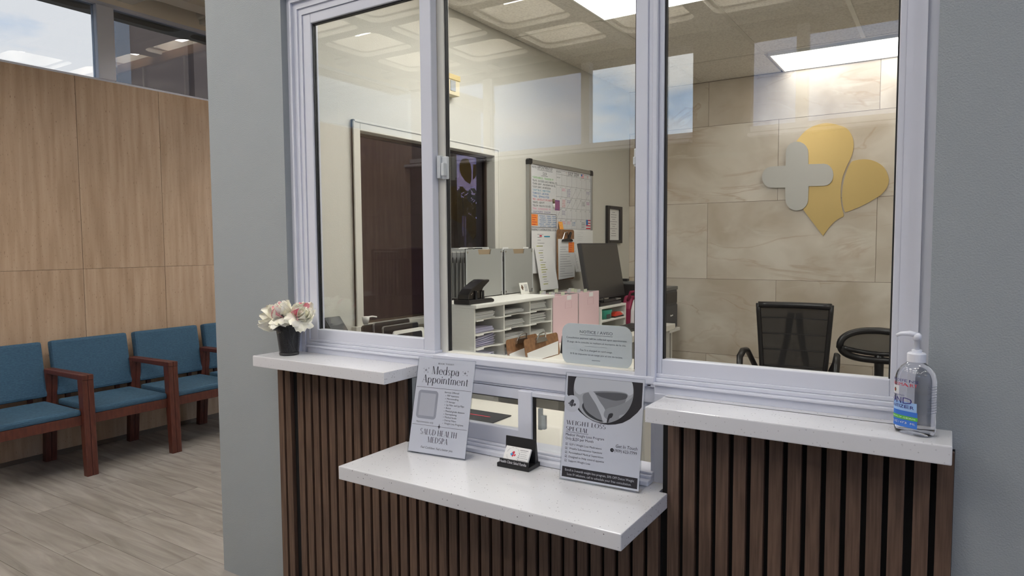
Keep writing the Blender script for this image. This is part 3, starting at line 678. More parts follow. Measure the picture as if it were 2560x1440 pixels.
# dark crescent behind the round photo, cut by the sheet edges
cxp, cyp, rp = .49*w, .861*h, .375*w
PRINTS = [('photo_shirt', 226, [[(0.123, 1.021), (0.187, 1.037), (0.279, 1.041), (0.384, 1.042), (0.484, 1.045), (0.586, 1.054), (0.694, 1.066), (0.794, 1.073), (0.868, 1.07), (0.913, 1.052), (0.936, 1.023), (0.943, 0.99), (0.941, 0.959), (0.926, 0.927), (0.896, 0.893), (0.861, 0.863), (0.832, 0.844), (0.814, 0.84), (0.8, 0.846), (0.784, 0.857), (0.761, 0.864), (0.729, 0.866), (0.691, 0.867), (0.648, 0.867), (0.601, 0.866), (0.547, 0.862), (0.486, 0.858), (0.426, 0.852), (0.376, 0.847), (0.337, 0.841), (0.305, 0.834), (0.278, 0.828), (0.254, 0.822), (0.233, 0.815), (0.217, 0.806), (0.203, 0.801), (0.188, 0.801), (0.171, 0.806), (0.152, 0.816), (0.135, 0.832), (0.124, 0.855), (0.11, 0.892), (0.096, 0.939), (0.096, 0.986)]], 0.00015), ('photo_waist', 150, [[(0.245, 0.805), (0.26, 0.816), (0.282, 0.824), (0.31, 0.83), (0.343, 0.836), (0.383, 0.843), (0.43, 0.849), (0.481, 0.854), (0.534, 0.857), (0.596, 0.859), (0.665, 0.861), (0.729, 0.86), (0.774, 0.856), (0.794, 0.85), (0.797, 0.842), (0.792, 0.831), (0.785, 0.816), (0.777, 0.793), (0.764, 0.766), (0.75, 0.738), (0.737, 0.713), (0.729, 0.693), (0.724, 0.676), (0.716, 0.66), (0.701, 0.644), (0.676, 0.625), (0.644, 0.606), (0.609, 0.588), (0.574, 0.578), (0.54, 0.575), (0.506, 0.578), (0.47, 0.584), (0.435, 0.593), (0.397, 0.604), (0.356, 0.618), (0.319, 0.633), (0.29, 0.65), (0.272, 0.669), (0.261, 0.689), (0.255, 0.71), (0.25, 0.73), (0.244, 0.75), (0.239, 0.771), (0.238, 0.789)]], 0.0002), ('photo_shade', 100, [[(0.401, 0.832), (0.434, 0.837), (0.488, 0.842), (0.549, 0.846), (0.603, 0.849), (0.652, 0.851), (0.701, 0.853), (0.744, 0.853), (0.774, 0.85), (0.79, 0.843), (0.796, 0.832), (0.791, 0.821), (0.78, 0.811), (0.758, 0.802), (0.727, 0.794), (0.692, 0.787), (0.659, 0.782), (0.629, 0.782), (0.599, 0.784), (0.57, 0.788), (0.543, 0.791), (0.517, 0.794), (0.493, 0.797), (0.47, 0.801), (0.45, 0.806), (0.429, 0.812), (0.407, 0.819), (0.394, 0.825)], [(0.251, 0.722), (0.256, 0.711), (0.262, 0.692), (0.272, 0.669), (0.29, 0.65), (0.32, 0.634), (0.359, 0.619), (0.4, 0.605), (0.435, 0.593), (0.468, 0.583), (0.501, 0.574), (0.525, 0.568), (0.53, 0.566), (0.508, 0.57), (0.465, 0.578), (0.416, 0.588), (0.377, 0.598), (0.35, 0.606), (0.329, 0.614), (0.31, 0.623), (0.292, 0.634), (0.275, 0.646), (0.259, 0.661), (0.247, 0.675), (0.239, 0.688), (0.237, 0.7), (0.239, 0.713), (0.245, 0.721)]], 0.00025), ('photo_tape', 216, [[(0.309, 0.834), (0.313, 0.844), (0.331, 0.848), (0.355, 0.845), (0.377, 0.838), (0.396, 0.825), (0.416, 0.805), (0.436, 0.782), (0.456, 0.761), (0.477, 0.742), (0.499, 0.724), (0.519, 0.705), (0.536, 0.683), (0.551, 0.654), (0.564, 0.621), (0.573, 0.591), (0.575, 0.569), (0.567, 0.559), (0.551, 0.556), (0.533, 0.559), (0.519, 0.566), (0.51, 0.576), (0.504, 0.592), (0.497, 0.61), (0.487, 0.63), (0.473, 0.651), (0.456, 0.674), (0.437, 0.699), (0.416, 0.725), (0.388, 0.753), (0.354, 0.785), (0.324, 0.814)]], 0.0003), ('photo_hand', 168, [[(0.521, 0.632), (0.518, 0.644), (0.519, 0.657), (0.524, 0.671), (0.53, 0.683), (0.539, 0.691), (0.549, 0.698), (0.562, 0.704), (0.578, 0.711), (0.596, 0.716), (0.617, 0.72), (0.641, 0.726), (0.666, 0.733), (0.693, 0.743), (0.723, 0.755), (0.754, 0.768), (0.784, 0.782), (0.816, 0.802), (0.849, 0.826), (0.878, 0.844), (0.9, 0.848), (0.914, 0.83), (0.921, 0.797), (0.922, 0.761), (0.917, 0.733), (0.903, 0.717), (0.883, 0.707), (0.858, 0.699), (0.832, 0.69), (0.801, 0.68), (0.766, 0.671), (0.734, 0.662), (0.712, 0.653), (0.705, 0.643), (0.709, 0.631), (0.715, 0.621), (0.712, 0.612), (0.696, 0.604), (0.674, 0.597), (0.65, 0.592), (0.629, 0.59), (0.613, 0.59), (0.598, 0.593), (0.584, 0.597), (0.571, 0.602), (0.556, 0.608), (0.541, 0.615), (0.529, 0.623)]], 0.00032), ('photo_hand_shade', 60, [[(0.568, 0.619), (0.571, 0.629), (0.574, 0.64), (0.579, 0.65), (0.585, 0.657), (0.596, 0.662), (0.609, 0.665), (0.622, 0.666), (0.63, 0.664), (0.633, 0.658), (0.632, 0.649), (0.628, 0.639), (0.623, 0.631), (0.617, 0.625), (0.608, 0.622), (0.599, 0.618), (0.592, 0.612), (0.587, 0.602), (0.583, 0.589), (0.579, 0.577), (0.575, 0.569), (0.571, 0.567), (0.566, 0.568), (0.563, 0.571), (0.561, 0.577), (0.561, 0.585), (0.562, 0.596), (0.565, 0.608)]], 0.00036), ('photo_belt', 70, [[(0.255, 0.731), (0.257, 0.726), (0.258, 0.716), (0.261, 0.702), (0.267, 0.69), (0.277, 0.679), (0.29, 0.667), (0.306, 0.655), (0.325, 0.644), (0.349, 0.632), (0.378, 0.621), (0.407, 0.61), (0.434, 0.601), (0.458, 0.596), (0.482, 0.592), (0.502, 0.589), (0.516, 0.586), (0.523, 0.583), (0.525, 0.58), (0.521, 0.578), (0.511, 0.578), (0.494, 0.578), (0.469, 0.58), (0.44, 0.583), (0.413, 0.588), (0.385, 0.595), (0.356, 0.604), (0.329, 0.614), (0.305, 0.626), (0.285, 0.64), (0.267, 0.657), (0.253, 0.674), (0.244, 0.688), (0.242, 0.702), (0.245, 0.716), (0.251, 0.726)]], 0.0003)]
CRES = [(0.036, 0.791), (0.109, 0.721), (0.211, 0.643), (0.297, 0.601), (0.392, 0.572), (0.485, 0.559), (0.577, 0.557), (0.667, 0.569), (0.755, 0.591), (0.84, 0.633), (0.922, 0.696), (0.971, 0.749), (1.005, 0.793), (0.995, 1.0), (0.024, 0.991)]
mb.build('dark_band', DK, p)
cm = MB(); flat(cm, [(min(max(x, .03), .97)*w, min(y, .965)*h) for x, y in CRES], o, ux, uy); cm.build('dark_crescent', DK, p)
def clipdisc(pts, cx, cy, r_):
    q = []
    for x, y in pts:
        d = math.hypot(x-cx, y-cy)
        if d > r_: x, y = cx+(x-cx)*r_/d, cy+(y-cy)*r_/d
        q.append((min(max(x, .03*w), .97*w), min(y, .963*h)))
    return q
def shade(name, g, polys, dn):
    mb = MB()
    for q in polys: flat(mb, clipdisc([(x*w, y*h) for x, y in q], cxp, cyp, rp*.995), o+nn*dn, ux, uy)
    return mb.build(name, ink('print%d' % g, g, g, g+4), p)
mb = MB(); flat(mb, clipdisc(disc(cxp, cyp, rp, n=64), cxp, cyp, rp), o+nn*.0001, ux, uy); mb.build('round_photo', ink('print196', 196, 196, 200), p)
for nm, g, polys, dn in PRINTS: shade(nm, g, polys, dn)
mb = MB(); flat(mb, disc(.105*w, .71*h, .10*w), o+nn*.0004, ux, uy); mb.build('badge', ink('badge_white', 226, 226, 232), p)
def emblem(mbl, mbd, cx, cy, k, o, ux, uy, dn=0):
    """heart shape with a cross on its left, in plain flat shapes"""
    heart = [(.10, .95), (.28, 1.02), (.46, .98), (.58, .84), (.60, .66), (.54, .46), (.47, .28), (.46, .10), (.50, -.12), (.38, -.2), (.14, -.48), (-.12, -.12), (-.18, .5), (-.05, .82)]
    leaf = [(.62, .28), (.80, .34), (.98, .24), (1.02, .06), (.92, -.10), (.72, -.22), (.56, -.26), (.52, -.05), (.55, .14)]
    flat(mbd, [(cx+x*k, cy+y*k) for x, y in heart], o, ux, uy)
    flat(mbd, [(cx+x*k, cy+y*k) for x, y in leaf], o, ux, uy)
    if mbl is not None:
        q = o+Vector(ux).cross(Vector(uy))*.0001
        flat(mbl, [(cx+a_*k, cy+b_*k) for a_, b_ in rrect(-.62, .26, .06, .34, .14)], q, ux, uy); flat(mbl, [(cx+a_*k, cy+b_*k) for a_, b_ in rrect(-.32, -.04, -.24, .64, .14)], q, ux, uy)
ml, md = MB(), MB(); emblem(ml, md, .095*w, .70*h, .062*w, o+nn*.0005, ux, uy); md.build('emblem', ink('badge_dark', 74, 74, 80), p); ml.build('emblem_cross', ink('badge_mid', 104, 104, 112), p)
mb = MB()
X = lambda f: o+ux*(w*f[0])+uy*(h*f[1])
text(mb, 'WEIGHT LOSS', X((.05, .513)), ux, uy, .0125, 'L', serif, width=w*.50)
text(mb, 'SPECIAL', X((.05, .455)), ux, uy, .0125, 'L', serif, width=w*.29); rect(mb, .05*w, .34*w, .443*h, .446*h, o, ux, uy)
text(mb, 'Medical Weight Loss Program', X((.05, .410)), ux, uy, .0078, 'L', width=w*.49)
text(mb, 'Only $250 per Month', X((.05, .374)), ux, uy, .0078, 'L', width=w*.36); rect(mb, .128*w, .205*w, .369*h, .371*h, o, ux, uy)
for i, (s_, ww) in enumerate((('GLP-1 Weight Loss Medications', .41), ('Weekly Subcutaneous Injections', .42), ('Personalized Medical Supervision', .44), ('Designed to Help control appetite', .45), ('Support Weight Loss', .28))):
    y = .325-.038*i; text(mb, s_, X((.105, y)), ux, uy, .0058, 'L', width=w*ww)
    x0 = .055*w; z0 = y*h-.001; q = .006
    for b in ((x0, x0+q, z0, z0+.0007), (x0, x0+q, z0+q, z0+q+.0007), (x0, x0+.0007, z0, z0+q), (x0+q, x0+q+.0007, z0, z0+q*.5)): rect(mb, *b, o, ux, uy)
    flat(mb, [(x0+.0015, z0+.003), (x0+.003, z0+.0012), (x0+.008, z0+.0075), (x0+.003, z0+.003)], o, ux, uy)
text(mb, 'Get In Touch', X((.945, .365)), ux, uy, .0095, 'R', shear=.15, width=w*.26)
text(mb, '(909) 623-7799', X((.945, .325)), ux, uy, .0085, 'R', width=w*.27); ic = MB(); flat(ic, disc(.645*w, .337*h, .0055), o, ux, uy); ic.build('phone_icon', DK, p)
mb.build('lettering', ink('slate', 52, 50, 62), p)
mb = MB(); qo = o+nn*.0001
text(mb, 'Enroll in 3-month weight loss program, 50% OFF Detox Weight', qo+ux*(w*.5)+uy*(h*.086), ux, uy, .007, 'C', width=w*.86)
text(mb, 'Loss IV infusions, call to schedule your free consultation.', qo+ux*(w*.5)+uy*(h*.049), ux, uy, .007, 'C', width=w*.80)
gl = MB(); flat(gl, [(.643*w, .342*h), (.646*w, .342*h), (.652*w, .334*h), (.649*w, .332*h)], qo, ux, uy); gl.build('phone_glyph', ink('white', 226, 226, 230), p)
mb.build('white_lettering', ink('white', 226, 226, 230), p)

# ------------------------------------------------------------------ business cards in a black holder
M = Matrix.Translation((1.168, -.052, .773)) @ Matrix.Rotation(R(1.0), 4, 'Z')
t = thing('card_holder', 'black business card holder with white lettering on the counter between the signs', 'card holder', (1.168, -.052, .773))
mb = MB(M); mb.bbox(-.057, .057, -.036, .036, 0, .013, .002); mb.build('base', BLKP, t)
mb = MB(M); mb.prism([(.010, .013), (.030, .013), (.018, .086), (.014, .086)], 'x', -.054, .054); mb.build('back', BLKP, t)
mb = MB(M); mb.prism([(-.034, .012), (-.029, .012), (-.025, .026), (-.030, .026)], 'x', -.050, .053); lip = mb.build('lip', BLKP, t)
mb = MB(); ux = Vector((1, 0, 0)); uy = Vector((0, .004, .014)).normalized(); n_ = ux.cross(uy); o = M @ Vector((0, -.0342, .0135))+n_*.0006
text(mb, 'Health Clinic Salud Familia', o+uy*.002, ux, uy, .0085, 'C', width=.096); mb.build('lettering', ink('white', 226, 226, 230), lip)
cardf = []
for k in range(1):
    b0 = M @ Vector((-.0445, -.0255, .016)); ux = (M.to_3x3() @ Vector((1, 0, 0))); uy = (M.to_3x3() @ Vector((0, .028, .043))).normalized(); n_ = ux.cross(uy)
    M2 = Matrix((ux, uy, n_)).transposed().to_4x4(); M2.translation = b0
    tt = thing('business_card', 'stack of white business cards with red and blue emblem in black holder', 'business card', b0)
    MB(M2).box(0, .089, 0, .051, -.007, 0).build('card', PAPER, tt); o = b0+n_*.0003
    a1, a2, a3 = MB(), MB(), MB(); emblem(a1, a2, .029, .024, .0125, o, ux, uy)
    a2.build('red_emblem', ink('red', 196, 40, 66), tt); a1.build('blue_emblem', ink('cyan', 70, 160, 216), tt)
    for i, s_ in enumerate('HEALTH CLINIC'):
        a_ = R(160-140*i/12); text(a3, s_, o+ux*(.031+.0205*math.cos(a_))+uy*(.0265+.0205*math.sin(a_)), ux*math.sin(a_)-uy*math.cos(a_), ux*math.cos(a_)+uy*math.sin(a_), .0034, 'C')
    for i, s_ in enumerate('SALUD FAMILIAR'):
        a_ = R(195+150*i/13); text(a3, s_, o+ux*(.031+.0225*math.cos(a_))+uy*(.0265+.0225*math.sin(a_)), -ux*math.sin(a_)+uy*math.cos(a_), -ux*math.cos(a_)-uy*math.sin(a_), .0034, 'C')
    for i, (x_, y_, ww, hh) in enumerate(((.053, .042, .032, .0032), (.056, .037, .022, .0016), (.058, .030, .024, .0018), (.058, .024, .024, .0018), (.057, .018, .029, .0018), (.057, .011, .028, .0018))):
        for q in range(int(ww/.0036)): rect(a3, x_+q*.0036, x_+q*.0036+.0027, y_, y_+hh*.6, o, ux, uy)
        if i > 1: flat(a3, disc(.0535, y_+.0008, .0015, n=10), o, ux, uy)
    a3.build('lettering', KG, tt)

# ------------------------------------------------------------------ hand sanitizer
def sanitizer():
    c = Vector((2.222, -.068, 1.0357)); ang = R(-28)
    t = thing('sanitizer_bottle', 'clear pump bottle of hand sanitizer with blue label on right ledge', 'bottle', c)
    CLEARP = mat('clear_bottle', rgb(240, 243, 248), .02, coat=1); P = CLEARP.node_tree.nodes['Principled BSDF']
    P.inputs['Transmission Weight'].default_value = 1; P.inputs['IOR'].default_value = 1.16
    Rz = Matrix.Translation(c) @ Matrix.Rotation(ang, 4, 'Z')
    prof = [(.85, 0), (.97, .003), (1, .010), (1, .120), (.97, .128), (.90, .137), (.74, .148), (.52, .156), (.42, .159)]
    def loop(k, z, n=40):
        r = []
        for i in range(n):
            w = 2*math.pi*i/n; e = .72; cx, sy = math.cos(w), math.sin(w)
            r.append((math.copysign(abs(cx)**e, cx)*.041*k, math.copysign(abs(sy)**e, sy)*.027*k+0, z))
        return r
    mb = MB(Rz); n = 40; vs = []
    for k, z in prof: vs += loop(k, z, n)
    m_ = len(prof); mb.add(vs, [(i*n+j, i*n+(j+1) % n, (i+1)*n+(j+1) % n, (i+1)*n+j) for i in range(m_-1) for j in range(n)]+[list(range(n))[::-1], list(range((m_-1)*n, m_*n))])
    mb.build('body', CLEARP, t, smooth=True)
    FROST = mat('frosted_white', rgb(232, 234, 242), .35)
    mb = MB(Rz); mb.lathe([(.018, .1595), (.0185, .161), (.0185, .178), (.0165, .180), (.0165, .1805), (.010, .1805), (.010, .187), (0, .187)], n=28); mb.build('cap', FROST, t, smooth=False)
    mb = MB(Rz); mb.lathe([(.0055, .187), (.0055, .208), (.0085, .208), (.0085, .220), (.0045, .224), (0, .224)], n=18)
    mb.tube([(0, 0, .219), (-.012, -.008, .2225), (-.026, -.017, .221), (-.034, -.022, .2165)], [.0065, .006, .0045, .0035], 8); mb.build('pump', FROST, t, smooth=True)
    # label wraps the left-front part of the body
    def lab(u, z, off=.0006):
        w = R(-178+128*u); e = .72; cx, sy = math.cos(w), math.sin(w)
        return Rz @ Vector((math.copysign(abs(cx)**e, cx)*(.041+off), math.copysign(abs(sy)**e, sy)*(.027+off), z))
    def lgrid(u0, u1, z0, z1, off, n=14):
        mb = MB(); mb.grid(lambda a, b: lab(u0+(u1-u0)*a, z0+(z1-z0)*b, off), n, 1); return mb
    mb = lgrid(.10, .86, .016, .052, .0008); L_ = mb.build('label', ink('label_blue', 52, 110, 200), t, smooth=True)
    lgrid(.12, .84, .052, .072, .0008).build('label_fade', ink('label_light', 150, 186, 232), L_, smooth=True)
    lgrid(.10, .87, .033, .041, .0011).build('green_band', ink('green', 92, 180, 60), L_, smooth=True)
    lgrid(.15, .50, .086, .106, .0009).build('white_patch', ink('white', 226, 226, 230), L_, smooth=True)
    def ltext(mb, s, z, size, u0, u1):
        vs, fs = sans(s); xa = min(v[0] for v in vs); xb = max(v[0] for v in vs); k = size/.73
        mb.add([lab(u0+(u1-u0)*(v[0]-xa)/(xb-xa), z+v[1]*k, .0016) for v in vs], fs)
    mb = MB(); ltext(mb, 'ULTRA DEFENSE', .1165, .0062, .12, .86); ltext(mb, 'HAND', .068, .0145, .18, .74); ltext(mb, 'SANITIZER', .058, .0075, .17, .78); ltext(mb, 'MOISTURIZING', .0845, .003, .2, .64)
    mb.build('navy_lettering', ink('navy', 52, 44, 120), L_)
    mb = MB(); ltext(mb, 'SANI+SMART', .107, .0075, .12, .84); mb.build('red_lettering', ink('red', 196, 40, 66), L_)
    mb = MB(); ltext(mb, 'KILLS 99.99% OF GERMS', .0355, .0032, .16, .82); ltext(mb, '16 FL OZ / 473 ML', .0235, .0048, .18, .82); mb.build('white_lettering', ink('white', 226, 226, 230), L_)
    mb = MB(); mb.add([lab(.36+.055*math.cos(R(60*i)), .096+.0052*math.sin(R(60*i)), .0014) for i in range(6)], [list(range(6))]); mb.build('green_badge', ink('olive', 72, 100, 52), L_)
    mb = MB()
    for q in ((.33, .39, .0948, .0972), (.35, .37, .093, .099)): mb.grid(lambda a, b, q=q: lab(q[0]+(q[1]-q[0])*a, q[2]+(q[3]-q[2])*b, .0018), 2, 1)
    mb.build('red_cross', ink('red', 196, 40, 66), L_)
    # fine print on the back label, seen at the right
    def rlab(u, z): 
        w = R(-40+80*u); e = .72; cx, sy = math.cos(w), math.sin(w)
        return Rz @ Vector((math.copysign(abs(cx)**e, cx)*.0414, math.copysign(abs(sy)**e, sy)*.0274, z))
    mb = MB()
    for i in range(11): mb.grid(lambda a, b: rlab(.1+a*.8, .052+.0058*i+b*.0011), 6, 1)
    mb.build('fine_print', ink('print_grey', 120, 124, 140), t)
sanitizer()

# ------------------------------------------------------------------ notice on the middle pane
t = thing('notice_sign', 'pale grey rounded notice about payment stuck on the middle pane', 'notice', (1.374, .088, 1.13))
ux, uy = Vector((1, 0, 0)), Vector((0, 0, 1)); o = Vector((1.245, .0915, 1.081)); w, h = .238, .131
mb = MB(); q = rrect(0, w, 0, h, .030); mb.prism([(o.x+a, o.z+b) for a, b in q], 'y', .0915, .0935); mb.build('plate', mat('notice_grey', rgb(188, 196, 198), .6), t)
mb = MB(); o = o-Vector((0, .0006, 0)); X = lambda f: o+ux*(w*f[0])+uy*(h*f[1])
text(mb, 'NOTICE / AVISO', X((.5, .775)), ux, uy, .0095, 'C', width=w*.47); rect(mb, .265*w, .735*w, .735*h, .742*h, o, ux, uy)
for s_, y, ww in (('Consultation payment will be collected upon appointment.', .635, .87), ('El pago de la consulta se realizara al momento de la cita.', .535, .84), ('Tax % is charged on card usage.', .35, .47), ('El % de impuesto es un cargo por el uso de tarjeta.', .25, .75)):
    text(mb, s_, X((.5, y)), ux, uy, .0058, 'C', width=w*ww)
rect(mb, .34*w, .66*w, .465*h, .469*h, o, ux, uy); rect(mb, .44*w, .56*w, .135*h, .145*h, o, ux, uy)
mb.build('lettering', ink('notice', 92, 96, 102), t)
# ------------------------------------------------------------------ office: dark side window
w3 = sroot('window_3')
mb = MB(); cw = .046
a0, a1, b0, b1 = wy0-cw, wy1+cw, wz0-.022, wz1+cw
mb.box(XO, XO+.014, a0, wy0, b0, b1); mb.box(XO, XO+.014, wy1, a1, b0, b1); mb.box(XO, XO+.014, wy0, wy1, wz1, b1)
mb.box(XO-.01, XO+.03, a0-.02, a1+.02, b0-.012, wz0)
mb.box(XO, XO+.019, wy1+cw-.010, a1, b0, b1); mb.box(XO, XO+.019, a0, a0+.010, b0, b1); mb.box(XO, XO+.019, a0, a1, b1-.010, b1)
mb.build('casing', mat('casing_paint', rgb(214, 211, 200), .45), w3, bevel=.002)
mb = MB(); mb.box(XO-.075, XO-.045, wy0, wy0+.012, wz0, wz1); mb.box(XO-.075, XO-.045, wy1-.012, wy1, wz0, wz1); mb.box(XO-.075, XO-.045, wy0, wy1, wz1-.012, wz1); mb.box(XO-.075, XO-.045, wy0, wy1, wz0, wz0+.010)
mb.build('frame', mat('bronze', rgb(60, 48, 40), .4), w3)
MB().box(XO-.065, XO-.058, wy0+.01, wy1-.01, wz0+.01, wz1-.01).build('pane', TINT, w3)
# decal on the storefront glass and the street beyond it
t = thing('window_decal', 'brown heart and leaf decal on the storefront glass beyond the dark window', 'decal', (-3.02, 5.3, 2.2))
DEC = ink('decal_brown', 96, 66, 44); DECW = ink('decal_white', 214, 214, 230)
def ydec(pts, x): 
    mb = MB(); mb.prism([(5.36+a*.27, 2.37+b*.22) for a, b in pts], 'x', x, x+.001); return mb
heart = [(-.62, .25), (-.60, .62), (-.42, .88), (-.12, 1.0), (.12, .92), (.30, .60), (.36, .20), (.34, -.25), (.22, -.50), (-.2, -.34), (-.45, -.08)]
leaf = [(.50, .70), (.72, .72), (.86, .50), (.86, .20), (.66, -.06), (.44, -.25), (.46, .20)]
ydec(heart, -3.018).build('heart', DEC, t); ydec(leaf, -3.018).build('leaf', DEC, t)

# ------------------------------------------------------------------ desk units
t = thing('desk', 'long white counter-height desk along the left office wall', 'desk', (.3, 1.8, 0))
MB().bbox(XO+.003, .605, .66, 2.998, .838, .88, .004).bbox(.6, .665, .66, 1.50, .8382, .8798, .004).build('worktop', DESKW, t)
CAB = mat('cabinet_white', rgb(206, 204, 198), .45)
mb = MB(); mb.box(XO+.02, .56, 2.38, 2.97, 0, .837); mb.box(XO+.02, .56, .70, .74, 0, .837); mb.box(XO+.003, XO+.02, .7, 2.9, .2, .837); mb.build('carcass', CAB, t)
for k in range(3):
    z0 = .06+.262*k; d = MB().bbox(.56, .578, 2.395, 2.955, z0, z0+.25, .003).build('drawer', CAB, t)
    MB().bbox(.578, .592, 2.62, 2.76, z0+.14, z0+.20, .004).build('handle', DGREY, d)
t = thing('desk', 'lower white desk just behind the pass-through slider', 'desk', (.5, .38, 0))
MB().bbox(.0, 1.20, .145, .632, .738, .775, .004).build('worktop', DESKW, t)
MB().box(.02, .05, .16, .60, 0, .737).box(1.10, 1.13, .16, .60, 0, .737).box(.05, 1.1, .16, .18, .2, .737).build('carcass', CAB, t)
t = thing('desk', 'small white pedestal desk seen below the notice beside the post', 'desk', (.82, 1.75, 0))
MB().bbox(.66, .97, 1.52, 1.98, .745, .775, .004).build('worktop', DESKW, t); MB().box(.68, .95, 1.54, 1.96, .03, .744).build('carcass', CAB, t)
t = thing('desk_mat', 'black desk mat with red line on the desk behind the pass-through', 'desk mat', (.7, .37, .7755))
MB().bbox(.46, .820, .298, .447, .7755, .780, .001).build('mat', mat('mat_black', rgb(38, 38, 40), .6), t)
mb = MB(); o = Vector((.64, .400, .7803)); text(mb, 'R O U T I N E', o, (1, 0, 0), (0, 1, 0), .010, 'L', width=.12); mb.build('grey_lettering', ink('grey', 110, 110, 118), t)
MB().box(.638, .765, .374, .381, .780, .7803).build('red_line', ink('mat_red', 220, 40, 70), t); MB().prism(disc(.665, .318, .016, .009), 'z', .780, .7803).build('teal_spot', ink('teal', 40, 150, 180), t)
t = thing('round_device', 'round dark desk gadget on the left end of black mat', 'device', (.595, .40, .7802))
MB().lathe([(0, 0), (.036, 0), (.042, .012), (.040, .040), (.030, .052), (0, .054)], (.595, .405, .7802), 24).build('body', DGREY, t, smooth=True)

# ------------------------------------------------------------------ literature sorter with its paper stacks
SF, SB, S0, S1, SZ = .45, .19, .714, 1.443, 1.186
t = thing('literature_sorter', 'white twelve slot paper sorter on the desk below the grey file boxes', 'paper sorter', (.29, 1.08, .8805))
MB().bbox(SB, SF+.012, S0-.004, S1+.004, SZ-.018, SZ, .004).build('top_board', WHITEP, t)
mb = MB()
mb.box(SB, SF-.004, S0, S0+.010, .8807, SZ-.018)
for k in range(4):
    for q in range(4): mb.box(SB+.01, SF-.03, S0-.0012, S0, .905+.068*k+.007*q+.035, .905+.068*k+.007*q+.0385)
mb.build('end_panel', WHITEP, t); MB().box(SB, SF-.004, S1-.010, S1, .8807, SZ-.018).build('end_panel', WHITEP, t)
cols = [S0+.010, .962, 1.208, S1-.010]
for y in (.962, 1.208): MB().box(SB, SF-.002, y-.005, y+.005, .8807, SZ-.018).build('divider', WHITEP, t)
MB().box(SB-.006, SB, S0, S1, .8807, SZ-.018).build('back_panel', WHITEP, t)
shelfz = [1.112, 1.045, .978, .911]
for z in shelfz:
    poly = [(SB, S0+.01), (SB, S1-.01)]; pts = []
    for c in range(3):
        ya, yb_ = cols[c], cols[c+1]; L = yb_-ya
        pts += [(SF+.004, ya), (SF+.004, ya+.055), (SF-.020, ya+.085), (SF-.020, yb_-.085), (SF+.004, yb_-.055), (SF+.004, yb_)]
    poly = [(SB, S1-.01), (SB, S0+.01)]+pts
    MB().prism(poly, 'z', z-.005, z).build('shelf', WHITEP, t)
LAV = mat('lavender_paper', rgb(206, 203, 226), .7)
rn = ['top', 'second', 'third', 'bottom']; cn = ['left', 'middle', 'right']
hts = [[.030, .020, .050], [.022, .034, .046], [.042, .034, .020], [.030, .036, .02]]
for r in range(4):
    for c in range(3):
        if (r, c) == (3, 2): continue
        ya = cols[c]+.008; yb_ = cols[c+1]-.010; z = shelfz[r]+.0006; hh = hts[r][c]; lav = c == 0 and r > 0
        if c == 0: yb_ -= .03
        tt = thing('paper_stack', 'stack of %s paper forms in the %s slot of the %s column of the sorter' % ('lavender' if lav else 'white', rn[r], cn[c]), 'paper stack', (.3, ya, z), 'paper stacks in the white sorter')
        mb = MB(); nsh = max(4, int(hh/.004)); rnd = random.Random(r*7+c)
        for k in range(nsh):
            za = z+hh*k/nsh; zb = z+hh*(k+.86)/nsh; dx = rnd.uniform(-.012, .004); dy = rnd.uniform(-.004, .004)
            x1 = SF-.03+dx
            if lav and r == 2:      # curled sheets
                nseg = 8; cz = .017*(k/nsh)
                def P(u, v, cz=cz, za=za, x1=x1): return (SB+.02+(x1-SB-.02)*v, ya+(yb_-ya)*u, za+cz*u*u*1.6*.7)
                g0 = len(mb.v); mb.grid(P, nseg, 1); vs = [(v.x, v.y, v.z+.0028) for v in mb.v[g0:]]; mb.add(vs, [f for f in [[i*2, i*2+2, i*2+3, i*2+1] for i in range(nseg)]])
                mb.add([mb.v[g0+2*i+1] for i in range(nseg+1)]+[Vector(vs[2*i+1]) for i in range(nseg+1)], [(i, i+1, nseg+2+i, nseg+1+i) for i in range(nseg)])
            else: mb.box(SB+.02, x1, ya+dy+.004, yb_+dy-.004, za, zb)
        mb.build('sheets', LAV if lav else PAPER, tt)

